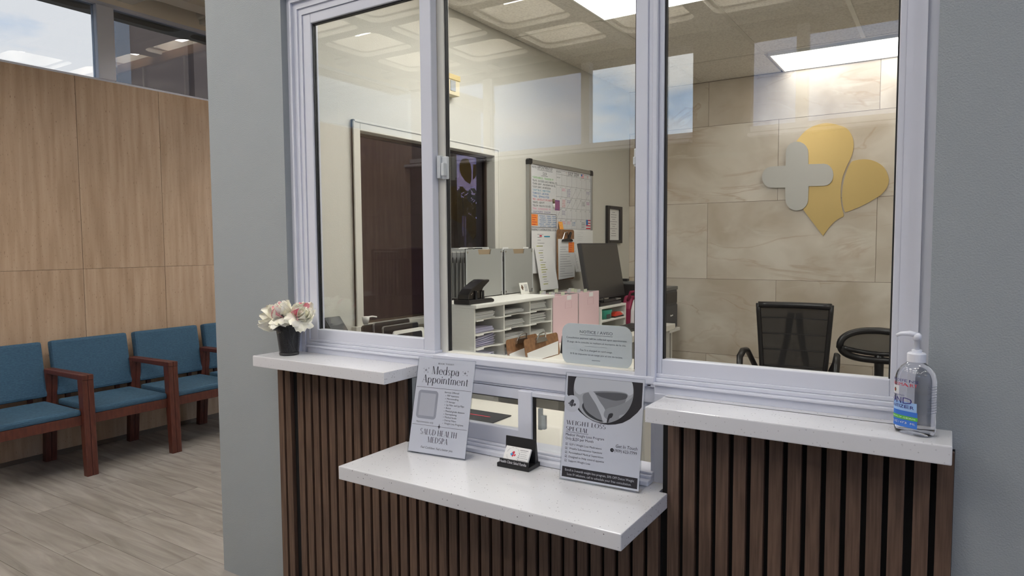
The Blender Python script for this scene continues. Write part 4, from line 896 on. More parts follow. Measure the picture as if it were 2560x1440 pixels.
# ------------------------------------------------------------------ grey file boxes with hanging folders
FROST = mat('frosted_grey', rgb(150, 150, 146), .35)
ACLR = mat('clear_edge', rgb(205, 208, 208), .2)
def filebox(label, y0, y1, z1, n, side):
    t = thing('file_box', label, 'file box', (.13, (y0+y1)/2, SZ), 'grey desktop file boxes')
    xf, xb = .22, .02; nt = (y0+y1)/2; z0 = SZ+.0015
    mb = MB(); mb.prism([(y0, z0), (y1, z0), (y1, z1), (nt+.062, z1), (nt+.052, z1-.028), (nt-.052, z1-.028), (nt-.062, z1), (y0, z1)], 'x', xf-.003, xf); mb.build('front_panel', FROST, t)
    mb = MB(); mb.prism([(y0, z0), (y1, z0), (y1, z1), (y0, z1)], 'x', xb, xb+.003); mb.build('back_panel', FROST, t)
    MB().box(xf-.010, xf-.008, y0+.01, y1-.01, z0+.01, z1-.002).build('kraft_folder', mat('kraft', rgb(150, 130, 104), .7), t)
    mb = MB(); mb.box(xb, xf, y0, y1, z0, z0+.003); mb.build('floor', FROST, t)
    mb = MB()
    for y in (y0, y1-.004): mb.box(xf-.001, xf+.0015, y, y+.004, z0, z1)
    mb.box(xb, xf, y0+.012, y0+.016, z1-.012, z1-.006); mb.box(xb, xf, y1-.016, y1-.012, z1-.012, z1-.006); mb.build('clear_rail', ACLR, t)
    mb = MB()
    for y, z in ((y0+.012, z1-.016), (y1-.012, z1-.016), (y0+.012, z0+.016), (y1-.012, z0+.016)): mb.tube([(xf-.002, y, z), (xf+.004, y, z)], .005, 10)
    mb.build('stud', CHROME, t)
    for k in range(n):
        x = xb+.014+k*(xf-xb-.03)/max(1, n-1)
        f = thing('hanging_folder', 'grey hanging file folder standing on edge inside the %s grey file box' % side, 'file folder', (x, y0, z0+.004), 'hanging folders in the %s grey file box' % side)
        mb = MB(); rnd = random.Random(k); lean = rnd.uniform(-.004, .004)
        mb.prism([(x-.0055, z0+.004), (x+.0055, z0+.004), (x+.0035+lean, z1-.016), (x-.0035+lean, z1-.016)], 'y', y0+.006, y1-.006); mb.build('folder', mat('folder_grey', rgb(142, 142, 140), .6, rv=.1), f)
        MB().box(x-.003+lean, x+.003+lean, y0+.004, y1-.004, z1-.016, z1-.012).build('hook_rail', WHITEP, f)
        if k in (2, 5): MB().box(x-.001, x+.001, nt-.03+.02*k, nt+.03+.02*k, z1-.012, z1+.008).build('tab', PAPER, f)
        MB().box(x-.0006, x+.0040, y0+.0045, y0+.006, z1-.07, z1-.042).build('slot', BLKP, f)
filebox('grey frosted file box on the sorter behind the hole punch', .960, 1.292, 1.440, 8, 'left')
filebox('grey frosted file box on the sorter beside the hanging paper sheet', 1.313, 1.615, 1.440, 6, 'right')
t = thing('paper_forms', 'loose white forms lying across the top of the left file box', 'papers', (.12, 1.1, 1.442))
MB().box(.06, .13, 1.02, 1.16, 1.442, 1.446).box(.08, .16, 1.10, 1.25, 1.4462, 1.449).build('sheets', PAPER, t)

# hole punch on top of the sorter
def punch():
    t = thing('hole_punch', 'large black hole punch on the left end of the white sorter', 'hole punch', (.37, .74, SZ+.001)); z = SZ+.001
    yb_, ye = .640+.085, .640+.085+.21; x = .39
    ys_ = lambda f: .700+f*.205
    mb = MB(); mb.prism([(ys_(0), z), (ys_(.97), z), (ys_(1.0), z+.006), (ys_(.98), z+.014), (ys_(.88), z+.020), (ys_(0), z+.020)], 'x', x-.05, x+.04); mb.build('base', BLKP, t, bevel=.002)
    mb = MB(); mb.prism([(ys_(.04), z+.020), (ys_(.58), z+.020), (ys_(.58), z+.05), (ys_(.64), z+.070), (ys_(.88), z+.098), (ys_(.90), z+.104), (ys_(.87), z+.110), (ys_(.66), z+.110), (ys_(.50), z+.098), (ys_(.20), z+.070), (ys_(.07), z+.045)], 'x', x-.035, x+.028); mb.build('handle', mat('gloss_black', rgb(18, 18, 19), .18), t, bevel=.004)
    mb = MB()
    for f in (.30, .58): mb.tube([(x+.034, ys_(f), z+.019), (x+.034, ys_(f), z+.060)], .006, 10)
    mb.build('pin_block', BLKP, t); mb = MB()
    for f, zz in ((.2, .05), (.16, .045), (.40, .055), (.36, .049)): mb.tube([(x+.027, ys_(f), z+zz), (x+.0295, ys_(f), z+zz)], .003, 8)
    mb.build('rivet', CHROME, t)
punch()
t = thing('card_stand', 'small white leaning card with brown mark in front of right file box', 'card', (.3, 1.42, SZ+.001))
M = Matrix.Translation((.285, 1.385, SZ+.001)) @ Matrix.Rotation(R(-14), 4, 'Y')
MB(M).box(-.002, 0, 0, .086, 0, .064).build('card', WHITEP, t)
mb = MB(M); 
for cy, cz, s_ in ((.022, .045, .009), (.028, .037, .009), (.018, .036, .009), (.024, .028, .008)): mb.add([(.0004, cy-s_, cz), (.0004, cy, cz-s_), (.0004, cy+s_, cz), (.0004, cy, cz+s_)], [(0, 1, 2, 3)])
mb.build('brown_mark', ink('brown', 110, 84, 66), t)
mb = MB(M)
for i in range(9): mb.add([(.0004, .044, .014+.0045*i), (.0004, .076, .014+.0045*i), (.0004, .076, .0165+.0045*i), (.0004, .044, .0165+.0045*i)], [(0, 1, 2, 3)])
mb.build('print', ink('print160', 150, 150, 152), t)

# pink hanging files
PINKF = mat('pink_folder', rgb(222, 192, 196), .6)
for i, (y0, y1, lab_) in enumerate(((1.625, 1.945, 'pink file box with white tab beside the white sorter'), (1.955, 2.245, 'pink file box with white tab beside the white monitor riser'))):
    t = thing('pink_file', lab_, 'file box', (.3, y0, .8805), 'pink file boxes on the desk'); z1 = 1.158
    MB().bbox(.343, .350, y0+.004, y1-.004, .882, z1, .001).build('front_folder', PINKF, t)
    MB().box(.12, .345, y0, y0+.003, .882, z1).box(.12, .345, y1-.003, y1, .882, z1).box(.12, .123, y0, y1, .882, z1).box(.12, .345, y0, y1, .881, .884).build('box', FROST, t)
    rnd = random.Random(i)
    for k in range(7):
        x = .15+.026*k; MB().box(x, x+.004, y0+.006, y1-.006, .886, z1-.006).build('folder', PINKF, t)
        yy = y0+.02+rnd.random()*.2; MB().box(x, x+.0015, yy, yy+.045, z1-.006, z1+.016).build('tab', ACLR if k % 2 else mat('green_tab', rgb(206, 216, 190), .4), t)
    yc = y0+.62*(y1-y0) if i == 0 else y0+.58*(y1-y0)
    MB().box(.3502, .351, yc-.028, yc+.028, z1-.030, z1-.004).build('label_tab', PAPER, t)
    mb = MB(); mb.box(.3503, .3507, yc-.05, yc+.035, z1-.080, z1-.079); mb.box(.3503, .3507, yc-.05, yc+.035, z1-.040, z1-.039); mb.box(.3503, .3507, yc-.05, yc-.049, z1-.08, z1-.04); mb.box(.3503, .3507, yc+.034, yc+.035, z1-.08, z1-.04); mb.build('window_outline', ink('pinkline', 206, 160, 168), t)

# riser, keyboard and things on it
t = thing('monitor_riser', 'white two tier riser under the monitor with cup and stapler', 'riser', (.2, 2.47, .8805))
MB().bbox(.08, .352, 2.275, 2.685, 1.030, 1.045, .002).build('top', WHITEP, t); MB().bbox(.08, .352, 2.287, 2.672, .940, .953, .002).build('shelf', WHITEP, t)
MB().box(.08, .350, 2.275, 2.287, .8805, 1.03).build('side', WHITEP, t); MB().box(.08, .350, 2.672, 2.685, .8805, 1.03).build('side', WHITEP, t)
t = thing('teal_tub', 'small teal tub with grey label on the riser shelf', 'tub', (.31, 2.43, .9535))
MB().lathe([(0, 0), (.030, 0), (.036, .050), (.039, .050), (.039, .060), (0, .060)], (.305, 2.44, .9535), 24, sy=1.7).build('tub', mat('teal_plastic', rgb(72, 186, 160), .45), t, smooth=False)
MB().box(.343, .3445, 2.375, 2.435, .958, .988).build('label', mat('dark_label', rgb(70, 74, 74), .5), t)
t = thing('stapler', 'red and white stapler lying on the riser shelf beside the tub', 'stapler', (.31, 2.59, .9535))
MB().prism([(2.515, .9535), (2.66, .9535), (2.66, .960), (2.515, .960)], 'x', .315, .345).build('base', BLKP, t)
MB().prism([(2.512, .962), (2.60, .962), (2.645, .968), (2.60, .990), (2.55, .994), (2.515, .985)], 'x', .313, .347).build('red_arm', mat('red_plastic', rgb(222, 60, 36), .4), t, bevel=.003)
MB().prism([(2.606, .9655), (2.662, .968), (2.650, .985), (2.610, .990)], 'x', .314, .346).build('white_nose', WHITEP, t, bevel=.003)
t = thing('label_printer', 'flat black device with cables on top of the white riser', 'device', (.25, 2.5, 1.0455))
mb = MB(); mb.bbox(.165, .335, 2.295, 2.64, 1.0455, 1.070, .004); mb.bbox(.29, .33, 2.36, 2.60, 1.070, 1.084, .003); mb.build('body', BLKP, t)
MB().tube([(.33, 2.31, 1.07), (.36, 2.30, 1.10), (.33, 2.28, 1.13), (.28, 2.29, 1.12)], .003, 6).build('cable', BLKP, t, smooth=True); MB().bbox(.3, .3365, 2.555, 2.63, 1.0765, 1.084, .001).build('silver_edge', ALU, t)
t = thing('keyboard', 'black keyboard on the desk in front of the white riser', 'keyboard', (.45, 2.48, .8805))
MB().bbox(.37, .52, 2.27, 2.72, .8805, .895, .003).build('body', BLKP, t)
mb = MB()
for i in range(5):
    for j in range(15): mb.box(.381+.027*i, .403+.027*i, 2.279+.029*j, 2.303+.029*j, .895, .900)
kb = mb.build('keys', DGREY, t); kb['kind'] = 'stuff'
# monitor
t = thing('monitor', 'black monitor leaning back, its dark screen facing the office chairs', 'monitor', (.24, 2.54, 1.0455))
z0 = 1.088; M = Matrix.Translation((.275, 2.552, z0)) @ Matrix.Rotation(R(-10), 4, 'Y')
MB(M).bbox(-.03, 0, -.295, .295, 0, .388, .004).build('housing', DGREY, t); MB(M).box(0, .0012, -.285, .285, .012, .378).build('screen', mat('screen_grey', rgb(58, 56, 54), .35), t)
MB().box(.085, .155, 2.44, 2.64, 1.0455, 1.053).build('foot', DGREY, t); MB().tube([(.122, 2.54, 1.05), (.125, 2.54, 1.13), (.20, 2.54, 1.24)], .020, 10).build('neck', DGREY, t)
t = thing('desktop_printer', 'black box shaped printer at the far end of the desk behind the monitor', 'printer', (.25, 2.9, .8805))
MB().bbox(.13, .50, 2.87, 2.99, .8807, 1.165, .006).build('body', BLKP, t); MB().bbox(.125, .505, 2.868, 2.992, 1.165, 1.185, .004).build('lid', mat('mid_grey', rgb(104, 104, 102), .5), t); MB().bbox(.21, .27, 2.89, 2.93, 1.185, 1.205, .006).build('knob', BLKP, t)
t = thing('magenta_bag', 'magenta and white shoulder bag on the desk beside the riser', 'bag', (.40, 2.80, .8805))
mb = MB(); mb.prism([(2.72, .8807), (2.86, .8807), (2.852, 1.03), (2.80, 1.092), (2.76, 1.085), (2.715, 1.0)], 'x', .30, .37); mb.build('body', mat('magenta_cloth', rgb(140, 22, 66), .6), t, bevel=.012)
mb = MB(); mb.prism([(2.70, .8807), (2.85, .8807), (2.84, 1.02), (2.80, 1.075), (2.75, 1.06), (2.71, .99)], 'x', .372, .45); mb.build('white_panel', mat('white_cloth', rgb(226, 218, 218), .7), t, bevel=.012)
MB().tube([(.34, 2.74, 1.06), (.37, 2.72, 1.12), (.42, 2.76, 1.13), (.45, 2.82, 1.05)], .010, 8).build('strap', mat('magenta_cloth', rgb(140, 22, 66), .6), t, smooth=True)
# printer on its stand by the tiled wall
t = thing('printer', 'tall grey laser printer standing against the tiled wall beyond the desk', 'printer', (.30, 3.28, .80))
MB().bbox(.12, .470, 3.14, 3.42, .802, 1.10, .008).build('body', mat('printer_grey', rgb(66, 68, 72), .5), t)
MB().bbox(.115, .475, 3.135, 3.425, 1.10, 1.128, .006).build('scanner_lid', mat('mid_grey', rgb(104, 104, 102), .5), t)
MB().prism([(3.24, 1.128), (3.40, 1.128), (3.40, 1.175), (3.36, 1.18), (3.28, 1.15)], 'x', .16, .36).build('feeder', DGREY, t, bevel=.005)
MB().bbox(.468, .474, 3.17, 3.41, 1.0, 1.085, .002).build('output_slot', BLKP, t)
MB().bbox(.468, .477, 3.16, 3.41, .81, .985, .003).build('tray', mat('printer_grey', rgb(66, 68, 72), .5), t)
MB().box(.477, .478, 3.25, 3.266, .900, .912).box(.477, .478, 3.27, 3.285, .900, .909).box(.477, .478, 3.289, 3.305, .902, .912).build('maker_mark', PAPER, t)
t = thing('printer_stand', 'low white stand holding the grey laser printer', 'stand', (.3, 3.28, 0))
MB().bbox(.10, .49, 3.11, 3.44, .775, .80, .003).build('top', WHITEP, t)
mb = MB(); mb.prism([(.475, .775), (.488, .775), (.455, .70), (.44, .70)], 'y', 3.12, 3.16); mb.build('bracket', WHITEP, t)
for x, y in ((.11, 3.13), (.40, 3.13), (.11, 3.40), (.40, 3.40)): MB().box(x, x+.03, y, y+.03, 0, .775).build('leg', WHITEP, t)

# clipboards standing in front of the sorter
def clipboard(label, x, y0, y1, z1, lean, seed):
    t = thing('clipboard', label, 'clipboard', (x, (y0+y1)/2, .8805), 'clipboards standing on the desk')
    M = Matrix.Translation((x, y0, .8805)) @ Matrix.Rotation(R(lean), 4, 'Y'); L = y1-y0; h_ = z1-.8805
    mb = MB(M); q = rrect(0, L, 0, h_, .018, 4); mb.prism(q, 'x', -.003, 0); mb.build('board', HARDB, t)
    MB(M).prism([(.012, .004), (L-.03, .004), (L-.01, h_*.60), (.012, h_*.42)], 'x', .0003, .0035).build('paper', PAPER, t)
    mb = MB(M); yc = L*.45
    mb.prism([(yc-.055, h_-.03), (yc+.055, h_-.03), (yc+.04, h_-.004), (yc-.04, h_-.004)], 'x', .0005, .012)
    mb.tube([(.004, yc-.045, h_-.02), (.02, yc-.03, h_+.012), (.026, yc, h_+.018), (.02, yc+.03, h_+.012), (.004, yc+.045, h_-.02)], .004, 8); mb.build('clip', CHROME, t, smooth=False)
clipboard('brown clipboard behind the other, at the left of the pair', .500, .925, 1.22, 1.002, -9, 1)
clipboard('brown clipboard in front of the pair, nearest the glass', .555, 1.000, 1.34, .998, -9, 2)
t = thing('binder_clip', 'black binder clip bundle of papers beside the clipboards', 'clip', (.56, 1.36, .8805))
MB().prism([(1.36, .8807), (1.43, .8807), (1.44, .95), (1.38, .975)], 'x', .54, .575).build('body', BLKP, t, bevel=.004)

# left end of the desk: tablets in a rack, pump bottle, cup, terminal
t = thing('tablet_rack', 'small black rack holding the row of tablets by the dark window', 'rack', (.19, .55, .776))
MB().bbox(.102, .30, .33, .63, .776, .80, .004).build('base', BLKP, t)
for k in range(4): MB().box(.124+.040*k, .127+.040*k, .33, .63, .80, .86).build('divider', BLKP, t)
tabs = [(.116, .35, .56, 1.108, BLKP, 'black tablet rearmost in the rack by the dark window'), (.152, .385, .625, 1.120, BLKP, 'black tablet with silver edge, second in the rack'), (.192, .40, .640, 1.104, DGREY, 'black tablet with light rim, third in the rack'), (.232, .425, .63, 1.082, WHITEP, 'white framed tablet in front of the rack')]
for i, (x, y0, y1, z1, m_, lb) in enumerate(tabs):
    t = thing('tablet', lb, 'tablet', (x, y0, .8005), 'tablets in the rack')
    M = Matrix.Translation((x, y0, .8005)) @ Matrix.Rotation(R(-4), 4, 'Y'); q = rrect(0, y1-y0, 0, z1-.8005, .014, 5)
    MB(M).prism(q, 'x', -.004, .004).build('case', WHITEP if i == 3 else (ALU if i in (1, 2) else BLKP), t)
    MB(M).prism(rrect(.004+(.012 if i == 3 else 0), y1-y0-.004-(.012 if i == 3 else 0), .004, z1-.8005-.004-(.012 if i == 3 else 0), .010, 5), 'x', .004, .0048).build('screen', mat('tablet_screen', rgb(20, 22, 30), .25), t)
t = thing('pump_bottle', 'white pump bottle between the tablets and the wall corner', 'bottle', (.13, .345, .776))
c = Vector((.066, .405, .7755)); MB().lathe([(0, 0), (.028, 0), (.029, .01), (.029, .25), (.025, .285), (.014, .300), (.014, .318), (.009, .318), (.009, .345), (.006, .35), (0, .352)], c, 24).build('body', mat('bottle_white', rgb(226, 226, 222), .35), t, smooth=True)
MB().lathe([(.011, .332), (.016, .352), (.017, .366), (0, .367)], c, 16).tube([c+Vector((0, 0, .362)), c+Vector((.01, .03, .364)), c+Vector((.018, .052, .360))], .004, 8).build('pump', WHITEP, t, smooth=True)
t = thing('pen_mug', 'pink rimmed mug holding a black pen in front of tablets', 'mug', (.29, .36, .776))
c = Vector((.340, .245, .776)); MB().lathe([(0, 0), (.040, 0), (.046, .278), (.041, .278), (.036, .01), (0, .01)], c, 32).build('body', mat('mug_glass', rgb(214, 190, 200), .3), t, smooth=True)
MB().lathe([(.046, .274), (.0485, .279), (.046, .285), (.041, .285), (.0395, .279), (.041, .274), (.046, .274)], c, 32).build('rim', mat('pink_rim', rgb(232, 150, 186), .35), t, smooth=True)
t = thing('pen', 'thick black marker standing in the pink rimmed mug', 'pen', c)
MB().tube([c+Vector((-.01, -.01, .02)), c+Vector((.028, .022, .300))], .007, 10).build('barrel', BLKP, t, smooth=True)
t = thing('payment_terminal', 'black slanted desk device with rounded edge in the left corner', 'device', (.09, .2, .776))
M = Matrix.Translation((.315, .245, .776)) @ Matrix.Rotation(R(-40), 4, 'Y')
MB(M).bbox(-.012, .006, -.050, .060, .14, .485, .004).build('slab', mat('leather_black', rgb(22, 23, 24), .5), t)
mb = MB(M); mb.tube([(.004, -.056, .13), (.004, -.056, .475)], .020, 14); mb.build('rounded_edge', BLKP, t, smooth=True)
mb = MB(); mb.bbox(.19, .28, .20, .29, .776, .88, .01); mb.build('stand', BLKP, t)

# ------------------------------------------------------------------ things on the left office wall
XW = XO
t = thing('wall_controller', 'cream wall box with grey display high on the left office wall', 'controller', (XW, 1.17, 2.33))
MB().bbox(XW, XW+.055, 1.088, 1.212, 2.270, 2.378, .003).build('box', mat('cream_plastic', rgb(226, 214, 180), .5), t)
MB().bbox(XW+.055, XW+.060, 1.088, 1.212, 2.350, 2.378, .001).build('band', mat('tan_plastic', rgb(216, 194, 138), .5), t)
MB().box(XW+.055, XW+.058, 1.128, 1.172, 2.290, 2.345).build('display', mat('display_grey', rgb(176, 178, 178), .3), t)
# whiteboard
t = thing('whiteboard', 'whiteboard calendar covered in coloured handwriting on the left office wall', 'whiteboard', (XW, 2.45, 1.7))
B0, B1, Z0, Z1 = 1.985, 2.923, 1.405, 2.018; xs = XW+.016
MB().box(XW, xs, B0+.02, B1-.02, Z0+.02, Z1-.02).build('panel', mat('board_white', rgb(216, 216, 216), .25), t)
mb = MB()
for b in ((B0, B0+.030, Z0, Z1), (B1-.022, B1, Z0, Z1), (B0, B1, Z0, Z0+.025), (B0, B1, Z1-.028, Z1)): mb.box(XW, XW+.024, *b)
mb.build('frame', ALU, t, bevel=.003)
mb = MB()
for y, z in ((B0, Z1), (B1, Z1), (B0, Z0), (B1, Z0)):
    sy = 1 if y == B0 else -1; sz = 1 if z == Z0 else -1
    mb.prism([(y-sy*.003, z-sz*.003+sz*.012), (y-sy*.003+sy*.010, z-sz*.003), (y+sy*.042, z-sz*.003), (y+sy*.042, z+sz*.024), (y+sy*.028, z+sz*.036), (y-sy*.003, z+sz*.036)], 'x', XW, XW+.027)
mb.build('corner_cap', BLKP, t, bevel=.003)
U, Vv = (0, 1, 0), (0, 0, 1)
def O(y, z): return Vector((xs+.0004, y, z))
inks = {'k': ink('black', 34, 33, 38), 'g': ink('green', 30, 140, 90), 'b': ink('blue', 36, 110, 176), 'p': ink('pinkm', 226, 120, 156), 'r': ink('redm', 206, 60, 80), 'v': ink('violet', 108, 90, 150), 'lb': ink('ltblue', 60, 150, 180)}
mbs = {k: MB() for k in inks}
text(mbs['k'], 'NOTES', O(2.036, 1.966), U, Vv, .013, 'L', width=.06); text(mbs['k'], 'APPOINTMENT BY', O(2.105, 1.963), U, Vv, .024, 'L', width=.205); text(mbs['k'], 'COLOR', O(2.175, 1.928), U, Vv, .020, 'L', width=.055)
rect(mbs['k'], 0, .205, 0, .002, O(2.105, 1.957), U, Vv); rect(mbs['k'], 0, .09, 0, .002, O(2.155, 1.921), U, Vv)
for i, (s_, k, ww) in enumerate((('*GREEN/BEIGE - TRANSFER PT', 'g', .28), ('*BLACK - BLOCKED LUNCH, MEETING, ETC.', 'k', .335), ('*DARK GRAY - PROGRAM FOR VSL', 'k', .31), ('*LIGHT GRAY - IN INFUSION', 'k', .24), ('*LIGHT BLUE - INJECTIONS', 'lb', .235), ('*DARK BLUE - LAB WORK', 'b', .215), ('*TEAL - SEMAGLUTIDE', 'b', .22), ('*RED - LAB RESULTS, SM DIABETIC, CUTS', 'r', .325), ('*WHITE - NEW PT', 'k', .155), ('*YELLOW - WALK IN / SICK KIDS', 'k', .24), ('*PINK - ULTRASOUND / PT', 'p', .24), ('*LIGHT PURPLE - US ROOM', 'v', .235))):
    text(mbs[k], s_, O(2.042, 1.899-.0205*i), U, Vv, .0135, 'L', width=ww)
rect(mbs['k'], 0, .34, 0, .003, O(2.02, 1.667), U, Vv); rect(mbs['k'], 0, .34, 0, .003, O(2.02, 1.576), U, Vv); rect(mbs['k'], 0, .003, 0, .09, O(2.358, 1.578), U, Vv)
text(mbs['k'], 'SCHEDULE', O(2.026, 1.650), U, Vv, .013, 'L', width=.085)
for i, s_ in enumerate(('MONDAY - 9:00AM - 7:00PM', 'TUESDAY - 9:00AM - 6:00PM', 'WEDNESDAY - 9:00AM - 6:00PM', 'THURSDAY - 9:00AM - 6:00PM', 'FRIDAY - 9:00AM - 6:00PM', 'SATURDAY - 9:00AM - 2:00PM')):
    text(mbs['b'], s_, O(2.128+(.008*(i % 2)), 1.650-.0137*i), U, Vv, .0105, 'L', width=.222)
text(mbs['k'], 'PHARMACY: X-INTERNATIONAL / LOCAL', O(2.028, 1.555), U, Vv, .014, 'L', width=.335)
cal0, cal1 = 2.363, 2.900; cw_ = (cal1-cal0)/7; rowz = [1.951, 1.875, 1.796, 1.719, 1.644, 1.573]
for k in range(8): rect(mbs['k'], 0, .0012, 0, rowz[0]-rowz[-1]+.03, O(cal0+cw_*k, rowz[-1]), U, Vv)
for z in rowz+[1.978]: rect(mbs['k'], 0, cal1-cal0, 0, .0012, O(cal0, z), U, Vv)
text(mbs['k'], 'MONTH', O(2.366, 1.962), U, Vv, .012, 'L', width=.062); text(mbs['k'], 'JULY 2024', O(2.535, 1.958), U, Vv, .026, 'L', width=.165); text(mbs['r'], 'X', O(2.84, 1.958), U, Vv, .02, 'L'); text(mbs['r'], '+', O(2.505, 1.965), U, Vv, .012)
day = 1
for r in range(5):
    for c in range(7):
        if r == 0 and c < 3: continue
        text(mbs['k'], str(day) if day < 32 else '', O(cal0+cw_*(c+.72), rowz[r]-.016), U, Vv, .010, 'L'); day += 1
rnd = random.Random(5)
for (r, c, k, n) in ((1, 1, 'p', 2), (1, 2, 'v', 5), (2, 1, 'r', 5), (2, 2, 'v', 2), (2, 5, 'k', 3), (2, 6, 'p', 2), (2, 6, 'v', 2), (3, 1, 'v', 3), (4, 1, 'p', 2), (4, 2, 'p', 2), (4, 3, 'b', 3), (4, 5, 'k', 4), (1, 6, 'v', 2), (0, 0, 'k', 1)):
    for i in range(n): text(mbs[k], rnd.choice(('LAB', 'DR OUT', 'PM', 'MTG', 'NEW', 'OFF', 'INV')), O(cal0+cw_*c+.008, rowz[r]-.026-.0115*i), U, Vv, .009, 'L', width=cw_*.62)
for (r, c) in ((1, 3), (1, 4), (2, 2), (2, 3), (2, 4), (3, 0), (1, 6)): flat(mbs['k'], [(.004, .004), (.0058, .004), (cw_-.004, .070), (cw_-.0058, .070)], O(cal0+cw_*c, rowz[r+1]), U, Vv)
for k, mb_ in mbs.items(): mb_.build('handwriting', inks[k], t)
def flag(y, z, w_, h_):
    a_, b_, c_ = MB(), MB(), MB(); rect(a_, 0, w_, 0, h_, O(y, z)+Vector((.0002, 0, 0)), U, Vv)
    for i in range(4): rect(b_, 0, w_, h_*(2*i)/7, h_*(2*i+1)/7, O(y, z)+Vector((.0004, 0, 0)), U, Vv)
    rect(c_, 0, w_*.42, h_*3/7, h_, O(y, z)+Vector((.0006, 0, 0)), U, Vv)
    a_.build('flag_white', PAPER, t); b_.build('flag_red', inks['r'], t); c_.build('flag_blue', inks['b'], t)
flag(2.822, 1.577, .074, .070); flag(2.74, 1.955, .045, .026)
def note(label, y0, y1, z0, z1, m_, x=None, skew=0, name='sticky_note', cat='sticky note', loose=0, lines=4, group=None, txt=None):
    x = xs+.0012 if x is None else x
    tt = thing(name, label, cat, (x, y0, z0), group)
    mb = MB(); mb.add([(x+loose, y0+skew, z0), (x+loose, y1+skew, z0), (x, y1, z1), (x, y0, z1), (x+loose-.0007, y0+skew, z0), (x+loose-.0007, y1+skew, z0), (x-.0007, y1, z1), (x-.0007, y0, z1)], [(0, 1, 2, 3), (7, 6, 5, 4), (0, 4, 5, 1), (1, 5, 6, 2), (2, 6, 7, 3), (3, 7, 4, 0)])
    mb.build('sheet', m_, tt)
    if lines:
        mb = MB(); w_ = y1-y0; h_ = z1-z0; rnd = random.Random(int(y0*1000)); b0 = Vector((x+loose+.0008, y0+skew, z0)); uy_ = (Vector((x, y0, z1))-Vector((x+loose, y0+skew, z0))); ul = uy_.length; uy_.normalize()
        for i in range(lines):
            zz = ul*(.90-.82*i/max(1, lines-1)) if lines > 1 else ul*.5; lw_ = w_*rnd.uniform(.35, .8)
            rect(mb, w_*.1, w_*.1+lw_, zz, zz+min(.0035, ul/lines*.35), b0, U, uy_)
        mb.build('writing', txt or KG, tt)
    return tt
OR1 = mat('orange_note', rgb(252, 150, 60), .7); OR2 = mat('amber_note', rgb(250, 178, 84), .7); MAG = mat('mauve_note', rgb(150, 92, 130), .7)
note('orange sticky note on the lower left of the whiteboard', 2.024, 2.106, 1.588, 1.663, OR1, lines=5, txt=inks['r'])
note('amber sticky note hanging off the bottom of the calendar', 2.374, 2.432, 1.545, 1.622, OR2, skew=.016, loose=.006, lines=4, x=xs+.010, txt=OR1)
note('mauve sticky note in the middle of the whiteboard', 2.341, 2.410, 1.699, 1.771, MAG, lines=2, x=xs+.0016, txt=inks['v'])
t = thing('marker', 'white capped marker clipped beside the mauve note on whiteboard', 'marker', (xs+.010, 2.31, 1.71))
MB().tube([(xs+.008, 2.315, 1.713), (xs+.008, 2.313, 1.744)], .0085, 10).build('barrel', WHITEP, t, smooth=True); MB().tube([(xs+.008, 2.313, 1.744), (xs+.008, 2.310, 1.775)], .008, 10).build('cap', mat('olive_cap', rgb(120, 112, 80), .5), t, smooth=True)
YEL = ink('highlight', 206, 212, 60)
def paper(label, y0, y1, z0, z1, x, skew=0, loose=0, lines=16, yel=()):
    tt = note(label, y0, y1, z0, z1, PAPER, x=x, skew=skew, loose=loose, name='paper_sheet', cat='paper sheet', lines=0, group='papers pinned under the whiteboard')
    w_, h_ = y1-y0, z1-z0; b0 = Vector((x+loose+.0008, y0+skew, z0)); uy_ = Vector((x, y0, z1))-Vector((x+loose, y0+skew, z0)); ul = uy_.length; uy_.normalize()
    mb, my = MB(), MB(); rnd = random.Random(int(z0*999))
    for i in range(lines):
        zz = ul*(.92-.84*i/lines); wd_ = w_*rnd.uniform(.12, .3)
        rect(mb, w_*.22, w_*.22+wd_, zz, zz+ul*.008, b0, U, uy_)
        if i in yel: rect(my, w_*.18, w_*.20+wd_*1.1, zz-ul*.004, zz+ul*.013, b0+Vector((-.0003, 0, 0)), U, uy_)
    mb.build('print', KG, tt)
    if my.v: my.build('highlighter', YEL, tt)
    return tt
p1 = paper('white form with red and teal logos pinned under the whiteboard notes', 2.003, 2.344, 1.272, 1.551, XW+.030, lines=12, yel=(4, 5))
a_, b_ = MB(), MB(); rect(a_, 0, .03, 0, .010, Vector((XW+.0312, 2.105, 1.515)), U, Vv); rect(b_, 0, .08, 0, .008, Vector((XW+.0312, 2.165, 1.512)), U, Vv); a_.build('red_logo', inks['r'], p1); b_.build('teal_logo', ink('teal', 40, 150, 180), p1)
paper('white sheet with yellow highlighted lines hanging lowest under the whiteboard', 2.022, 2.262, 1.158, 1.445, XW+.040, skew=.052, loose=.02, lines=15, yel=(1, 4, 6, 7, 8, 9, 11, 14))
paper('white sheet with tiny red mark pinned right of the clipboard', 2.58, 2.91, 1.470, 1.568, XW+.030, lines=6)
paper('grey printed sheet half hidden behind the hanging clipboard', 2.54, 2.645, 1.262, 1.468, XW+.034, skew=.055, loose=.015, lines=18)
t = thing('clipboard', 'brown clipboard with black clip hanging below the whiteboard', 'clipboard', (XW+.04, 2.44, 1.2))
MB().prism([(a+2.312, b+1.215) for a, b in rrect(0, .252, 0, .352, .02)], 'x', XW+.046, XW+.050).build('board', HARDB, t)
MB().prism([(2.322, 1.500), (2.556, 1.500), (2.568, 1.228), (2.330, 1.218)], 'x', XW+.0505, XW+.054).build('paper', PAPER, t)
mb = MB(); rnd = random.Random(2)
for i in range(13): rect(mb, 0, rnd.uniform(.06, .2), 0, .0018, Vector((XW+.0545, 2.345, 1.24+.017*i)), U, Vv)
mb.build('print', KG, t)
